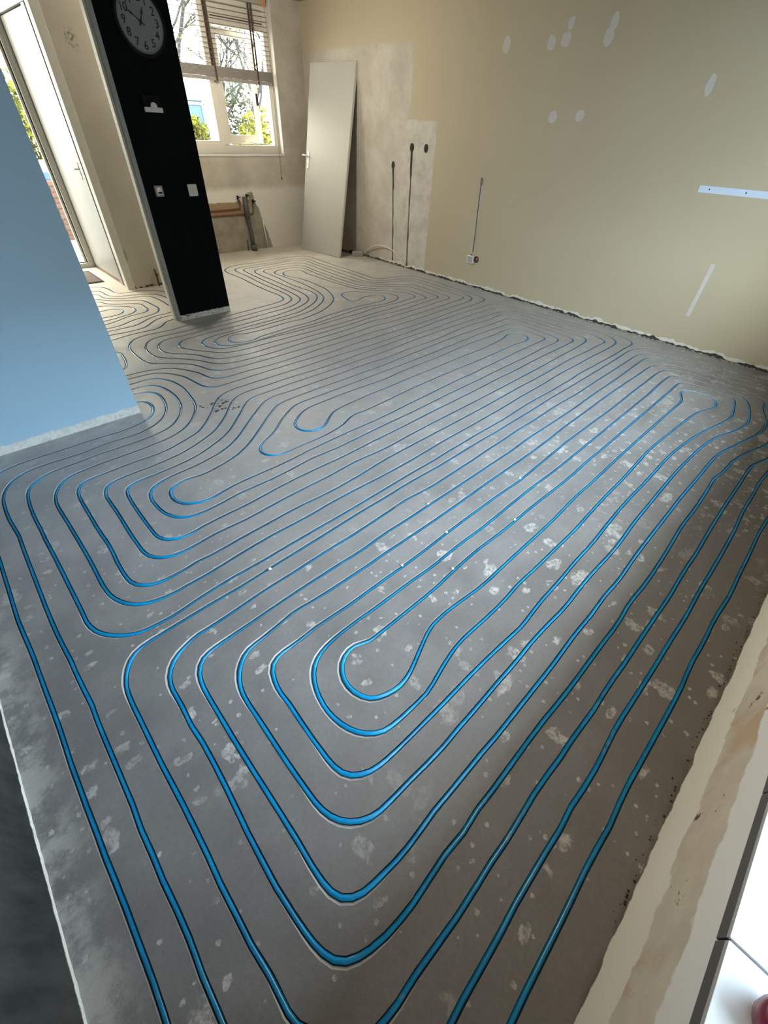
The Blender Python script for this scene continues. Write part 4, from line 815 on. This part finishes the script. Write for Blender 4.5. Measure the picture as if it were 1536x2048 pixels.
copper('upper copper pipe along the back wall turning up to the left tap', [(2.55, YB-.012, .515), (3.0, YB-.014, .517), (3.50, YB-.016, .522), (3.565, YB-.018, .53), (3.575, YB-.02, .56), (3.575, YB-.022, .63)])
copper('lower copper pipe along the back wall turning up to the right tap', [(2.55, YB-.011, .458), (3.0, YB-.012, .458), (3.60, YB-.014, .455), (3.75, YB-.016, .455), (3.775, YB-.018, .47), (3.777, YB-.022, .58)])
tag(tube('copper_pipe', catmull([(3.70, YB-.025, .47), (3.70, YB-.028, .55), (3.698, YB-.03, .65)], 4), .0085, MAT['pvc']), 'short dark riser pipe close beside the grey drain pipe', 'pipe')
def tap(x_, z_, lab):
    t_ = empty('stop_tap', (x_, YB-.03, z_), lab, 'tap')
    cyl('tap_body', (0, 0, 0), .014, .045, 'z', MAT['black'], t_, 12, .003); cyl('tap_spindle', (0, -.022, .004), .007, .03, 'y', MAT['black'], t_, 10, .001)
    box('tap_lever', (-.024, -.045, .000), (.024, -.036, .012), MAT['black'], t_, .003); return t_
tap(3.553, .655, 'left black stop tap above the upper copper pipe'); tap(3.697, .668, 'middle black stop tap at the top of the dark riser'); tap(3.785, .60, 'right black stop tap beside the bare plaster patch')
wcd = tube('white_conduit', [(3.917, YB-.012, .365), (3.925, YB-.012, .24), (3.948, YB-.014, .0)], .0085, MAT['plastic'])
tag(wcd, 'short white conduit rising from the floor against the bare plaster', 'conduit')
# ================================================================== hall bits
dm = empty('doormat', (.94, 6.52, 0), 'dark brown doormat on the hall floor in front of the glazed door', 'doormat')
box('mat_pile', (-.42, -.285, .001), (.40, .285, .011), MAT['mat'], dm, .003)
box('mat_border', (-.44, -.305, .0005), (.42, .305, .006), MAT['black'], dm, .002)
ps = empty('pipe_stub', (1.80, 5.70, .0), 'small brown pipe stub low on the hall wall by the dark pillar', 'pipe')
tube('stub_pipe', [(0, 0, 0), (0, 0, .15), (.0, .02, .165)], .010, MAT['copper'], ps); cyl('stub_valve', (0, -.012, .12), .013, .04, 'y', MAT['copper'], ps, 12, .002)
# ================================================================== unseen bulb added just above the frame to brighten the kitchen
cl_ = empty('fill_bulb', (KITCHEN_FILL[0], KITCHEN_FILL[1], ZC), 'added fill light bulb on a short cord, unseen under the kitchen ceiling', 'lamp')
tube('lamp_cord', [(0, 0, 0), (.002, 0, -.06), (0, 0, -.13)], .004, MAT['black'], cl_)
cyl('lamp_holder', (0, 0, -.15), .019, .05, 'z', MAT['black'], cl_, 16, .003)
mb = bpy.data.materials.new('fill_bulb_glow'); mb.use_nodes = True; mb.node_tree.nodes.clear()
me_ = mb.node_tree.nodes.new('ShaderNodeEmission'); mo_ = mb.node_tree.nodes.new('ShaderNodeOutputMaterial'); mb.node_tree.links.new(me_.outputs[0], mo_.inputs[0])
me_.inputs[0].default_value = (1.0, .80, .58, 1); me_.inputs[1].default_value = 12
bmb = bmesh.new(); bmesh.ops.create_uvsphere(bmb, u_segments=16, v_segments=10, radius=.034)
for v in bmb.verts: v.co = Vector((v.co.x, v.co.y, v.co.z*1.25-.215))
bm_obj('bulb', bmb, mb, cl_, True)
la = bpy.data.lights.new('bulb_fill_light', 'POINT'); la.energy = KITCHEN_FILL[2]; la.color = (1.0, .90, .76); la.shadow_soft_size = .12
lo_ = bpy.data.objects.new('bulb_fill_light', la); COL.objects.link(lo_); lo_.location = (0, 0, -.40); lo_.parent = cl_
# ================================================================== unseen dome pendant added overhead to brighten the near wall and floor
pd = empty('fill_pendant', (NEAR_FILL[0], NEAR_FILL[1], ZC), 'dark dome pendant added unseen to light the near end of the room', 'lamp')
tube('lamp_cord', [(0, 0, 0), (0, 0, -.30), (0, 0, -.62)], .004, MAT['black'], pd)
V = []; F = []; n_ = 28; prof = [(.012, -.60), (.05, -.62), (.12, -.67), (.17, -.74), (.19, -.82), (.186, -.82), (.165, -.742), (.115, -.675), (.045, -.626), (.008, -.61)]
for (r0_, z_) in prof:
    for k_ in range(n_): V.append((r0_*math.cos(2*math.pi*k_/n_), r0_*math.sin(2*math.pi*k_/n_), z_))
for i in range(len(prof)-1):
    for k_ in range(n_): F.append((i*n_+k_, i*n_+(k_+1) % n_, (i+1)*n_+(k_+1) % n_, (i+1)*n_+k_))
mesh_obj('lamp_shade', V, F, MAT['black'], pd, True)
bmb = bmesh.new(); bmesh.ops.create_uvsphere(bmb, u_segments=16, v_segments=10, radius=.032)
for v in bmb.verts: v.co.z = v.co.z*1.2-.70
bm_obj('bulb', bmb, mb, pd, True)
la = bpy.data.lights.new('pendant_fill_light', 'AREA'); la.shape = 'DISK'; la.size = .28; la.energy = NEAR_FILL[2]; la.color = (1.0, .80, .58)
lo_ = bpy.data.objects.new('pendant_fill_light', la); COL.objects.link(lo_); lo_.location = (0, 0, -.80); lo_.parent = pd
# ================================================================== red pot on the sill
rp = empty('red_pot', (.378, -.452, .529), 'dark red round pot on the near end of the tiled window sill', 'pot')
prof = [(.0, 0), (.026, 0), (.034, .012), (.038, .03), (.036, .046), (.031, .052), (.027, .046), (.026, .03), (.0, .026)]
V = []; F = []; n_ = 24
for (r0_, z_) in prof:
    for k_ in range(n_): V.append((r0_*math.cos(2*math.pi*k_/n_), r0_*math.sin(2*math.pi*k_/n_), z_))
for i in range(len(prof)-1):
    for k_ in range(n_): F.append((i*n_+k_, i*n_+(k_+1) % n_, (i+1)*n_+(k_+1) % n_, (i+1)*n_+k_))
mesh_obj('pot_body', V, F, MAT['red'], rp, True)
# ================================================================== crumbs lying on the pipes
for (x_, y_, lab) in (CRUMBS):
    bm = bmesh.new(); g_ = bmesh.ops.create_icosphere(bm, subdivisions=1, radius=.0065)
    for v in g_['verts']: v.co = Vector((v.co.x*rnd.uniform(.8, 1.6), v.co.y*rnd.uniform(.8, 1.4), v.co.z*.75))
    o = bm_obj('plaster_crumb', bm, MAT['plastic']); o.location = (x_, y_, .003)
    tag(o, lab, 'crumb', 'plaster crumbs on the pipes')
bm = bmesh.new()
for (x_, y_, r0_) in GRIT:
    g_ = bmesh.ops.create_icosphere(bm, subdivisions=1, radius=r0_)
    for v in g_['verts']: v.co = Vector((v.co.x*1.5+x_, v.co.y+y_, max(0, v.co.z*.5)+.0))
tag(bm_obj('grit', bm, MAT['grit']), 'dark grit scattered on the floor beyond the blue wall end', 'grit', None, 'stuff')

# ================================================================== outdoors
gr = struct(box('ground', (-14, YH+.25, -.22), (22, 34, -.12), MAT['paving']), 'pale paving outside the kitchen window and front door')
struct(box('street', (-14, -26, -.32), (22, -.80, -.22), MAT['asphalt']), 'paved street side outside the living room window')
def leaf_mass(name, c, ext, n, mat, parent, seed, size=.055):
    r = random.Random(seed); V = []; F = []
    for i in range(n):
        while True:
            p = Vector((r.uniform(-1, 1), r.uniform(-1, 1), r.uniform(-1, 1)))
            d = p.length
            if d < 1 and (d > .45 or r.random() < .3): break
        q = 1+.30*mnoise.noise(p*2.3+Vector((seed, 0, 0)))
        o = Vector((c[0]+p.x*ext[0]*q, c[1]+p.y*ext[1]*q, c[2]+p.z*ext[2]*q))
        a = Vector((r.gauss(0, 1), r.gauss(0, 1), r.gauss(0, 1))).normalized(); b = a.orthogonal().normalized(); k = size*r.uniform(.6, 1.4)
        t = len(V); V += [o-a*k, o+b*k*.5+a.cross(b)*k*.1, o+a*k, o-b*k*.5+a.cross(b)*k*.1]; F.append((t, t+1, t+2, t+3))
    o = mesh_obj(name, V, F, mat, parent); o['kind'] = 'stuff'; return o
def shrub(name, x_, y_, w_, d_, h_, lab, mat, seed, n=1500, cat='hedge', grp=None):
    s_ = empty(name, (x_, y_, -.12), lab, cat, grp); r = random.Random(seed); V = []; F = []
    for i in range(9):
        a = r.uniform(0, 6.28); v_, f_ = tube_geo([(0, 0, 0), (math.cos(a)*w_*.3, math.sin(a)*d_*.3, h_*.5), (math.cos(a)*w_*.55, math.sin(a)*d_*.5, h_*.95)], [.014, .010, .004], 5)
        b = len(V); V += v_; F += [tuple(i_+b for i_ in f) for f in f_]
    st_ = mesh_obj('stems', V, F, MAT['bark'], s_); st_['kind'] = 'stuff'
    leaf_mass('foliage', (0, 0, h_*.55), (w_*.55, d_*.55, h_*.5), n, mat, s_, seed); return s_
shrub('hedge', 5.72, 9.7, 1.15, .8, 1.62, 'yellow green shrub straight outside the ajar kitchen casement', MAT['leaf'], 11, 2600)
shrub('hedge', 7.35, 9.9, 1.4, .8, 1.55, 'yellow green shrub at the right edge of the kitchen window view', MAT['leaf'], 12, 2400)
shrub('hedge', 4.86, 10.45, .5, .5, 1.60, 'small leafy shrub in front of the pale blue van', MAT['leaf'], 13, 1300)
shrub('hedge', 2.02, 10.6, .8, .8, 1.95, 'yellow green shrub seen past the front door frame', MAT['leaf'], 14, 1800)
shrub('hedge', .9, 11.0, 1.2, .8, 1.95, 'dark green shrub hidden mostly by the pale blue wall', MAT['leaf2'], 15, 1500)
shrub('hedge', 8.6, 11.9, 2.4, 1.0, 2.25, 'olive bush behind the right yellow shrub', MAT['leaf2'], 16, 3000)
shrub('hedge', 6.55, 11.7, 1.0, .8, 2.3, 'olive bush behind the middle yellow shrub', MAT['leaf2'], 17, 1700)
def bare_tree(x_, y_, h_, lab, seed, depth=5, leafy=0):
    t_ = empty('bare_tree', (x_, y_, -.12), lab, 'tree', 'bare trees outside'); r = random.Random(seed); V = []; F = []
    def grow(p, d, l, rad, k):
        q = p+d*l*.5+Vector((r.gauss(0, .04), r.gauss(0, .04), r.gauss(0, .02)))*l; e = p+d*l
        v_, f_ = tube_geo([p, q, e], [rad, rad*.85, rad*.68], 5 if k > 2 else 4, cap=False); b = len(V); V.extend(v_); F.extend(tuple(i+b for i in f) for f in f_)
        if k == 0: return
        for i in range(3 if k > 1 else 2):
            nd = (d+Vector((r.gauss(0, .48), r.gauss(0, .48), r.gauss(.12, .30)))).normalized(); grow(p+d*l*r.uniform(.55, 1), nd, l*r.uniform(.58, .80), rad*.58, k-1)
    grow(Vector((0, 0, 0)), Vector((r.gauss(0, .05), r.gauss(0, .05), 1)).normalized(), h_*.34, .055*h_/4, depth)
    mesh_obj('trunk_and_branches', V, F, MAT['bark'], t_)
    if leafy: leaf_mass('young_leaves', (0, 0, h_*.62), (h_*.32, h_*.32, h_*.34), leafy, MAT['leaf'], t_, seed, .04)
    return t_
bare_tree(7.3, 14.2, 5.6, 'bare thin tree behind the middle of the kitchen window', 21, 5, 500)
bare_tree(9.8, 16.6, 6.2, 'bare tree behind the right half of the kitchen window', 22, 5, 300)
bare_tree(7.5, 17.6, 7.5, 'tall bare tree beyond the pale blue van', 23, 5, 500)
bare_tree(12.6, 18.4, 7.0, 'distant bare tree at the right of the kitchen view', 24, 5, 400)
bare_tree(2.6, 14.0, 6.0, 'bare tree behind the shrub outside the front door', 25, 5, 400)

vn = empty('van', (4.94, 12.0, -.12), 'pale blue van parked outside the kitchen window behind the dark pillar', 'van')
def van_shell():
    """rear-facing body: rounded cross-section swept along the length"""
    half = [(.0, .30), (.90, .30), (.945, .38), (.95, .95), (.935, 1.35), (.895, 1.85), (.84, 2.04), (.70, 2.13), (.0, 2.16)]
    ring_ = [(x, z) for x, z in half] + [(-x, z) for x, z in half[-2:0:-1]]
    V = []; F = []; m = len(ring_)
    st_ = [(0, .97, 1), (.04, 1, 1), (3.2, 1, 1), (3.7, .97, .99), (4.3, .93, .74), (4.7, .90, .60), (4.95, .84, .50)]
    for (y_, sx, sz) in st_:
        for (x, z) in ring_: V.append((x*sx, y_, .30+(z-.30)*sz))
    for i in range(len(st_)-1):
        for k in range(m): F.append((i*m+k, i*m+(k+1) % m, (i+1)*m+(k+1) % m, (i+1)*m+k))
    F.append(tuple(range(m))); F.append(tuple((len(st_)-1)*m+k for k in range(m))[::-1])
    return V, F
V, F = van_shell(); mesh_obj('van_body', V, F, MAT['van'], vn)
for sx in (-1, 1):
    box('rear_window', (.05 if sx > 0 else -.82, -.012, 1.40), (.82 if sx > 0 else -.05, .01, 1.80), MAT['vanglass'], vn, .03)
    box('tail_lamp', (.68 if sx > 0 else -.86, -.02, 1.16), (.86 if sx > 0 else -.68, .02, 1.38), MAT['lamp'], vn, .02)
    for yy in (.85, 4.0):
        cyl('wheel', (sx*.82, yy, .32), .32, .22, 'x', MAT['tyre'], vn, 20, .03)
for zz in (1.86, 1.06): box('seam', (-.86, -.006, zz), (.86, .004, zz+.012), MAT['black'], vn)
box('bumper', (-.93, -.07, .34), (.93, .02, .55), MAT['pvc'], vn, .03)
box('wiper', (.30, -.03, 1.20), (.72, -.018, 1.225), MAT['black'], vn, .003)
# unseen house row added behind the viewer to hold the low sky back
ho = empty('added_house_row', (2.0, -13.0, -.22), 'added dark brick house row, unseen, blocking low sky across the street outside the living room window', 'house')
box('facade', (-11, -.3, 0), (11, 0, 5.2), MAT['brick'], ho)
V = [(-11, .35, 5.1), (11, .35, 5.1), (11, -3.2, 7.9), (-11, -3.2, 7.9), (-11, .35, 5.25), (11, .35, 5.25), (11, -3.2, 8.05), (-11, -3.2, 8.05)]
mesh_obj('roof', V, [(0, 3, 2, 1), (4, 5, 6, 7), (0, 1, 5, 4), (1, 2, 6, 5), (2, 3, 7, 6), (3, 0, 4, 7)], MAT['tyre'], ho)
wme = None
for zz in (.9, 3.1):
    for k_ in range(-4, 5):
        if wme is None: wo = box('house_window', (-.7, -.02, 0), (.7, .05, 1.3), MAT['vanglass'], ho, .01); wme = wo.data
        else: wo = link('house_window', wme, MAT['vanglass'], ho)
        wo.location = (k_*2.3, 0, zz)
# low brick wall and a white box outside the front door
gw = empty('garden_wall', (2.05, 9.6, -.12), 'low brown brick garden wall outside the front door', 'wall')
box('wall_core', (-.9, .012, 0), (.9, .19, .80), MAT['mortar'], gw)
bme = None
for row in range(11):
    for q in range(-4, 5):
        xo_ = q*.215+(.107 if row % 2 else 0)
        if abs(xo_) > .85: continue
        if bme is None:
            b_ = box('brick', (-.102, 0, -.0285), (.102, .10, .0285), MAT['brick'], gw, .004); bme = b_.data
        else: b_ = link('brick', bme, MAT['brick'], gw)
        b_.location = (xo_, rnd.uniform(-.003, .003), .037+row*.0715)
wbx = empty('cardboard_box', (2.02, 9.70, .685), 'white box with a blue side standing on the brick garden wall', 'box')
box('box_carton', (-.20, -.08, 0), (.20, .14, .22), MAT['crate'], wbx, .006); box('blue_panel', (-.201, -.084, 0.0), (.201, -.079, .085), MAT['crateblue'], wbx, .001)
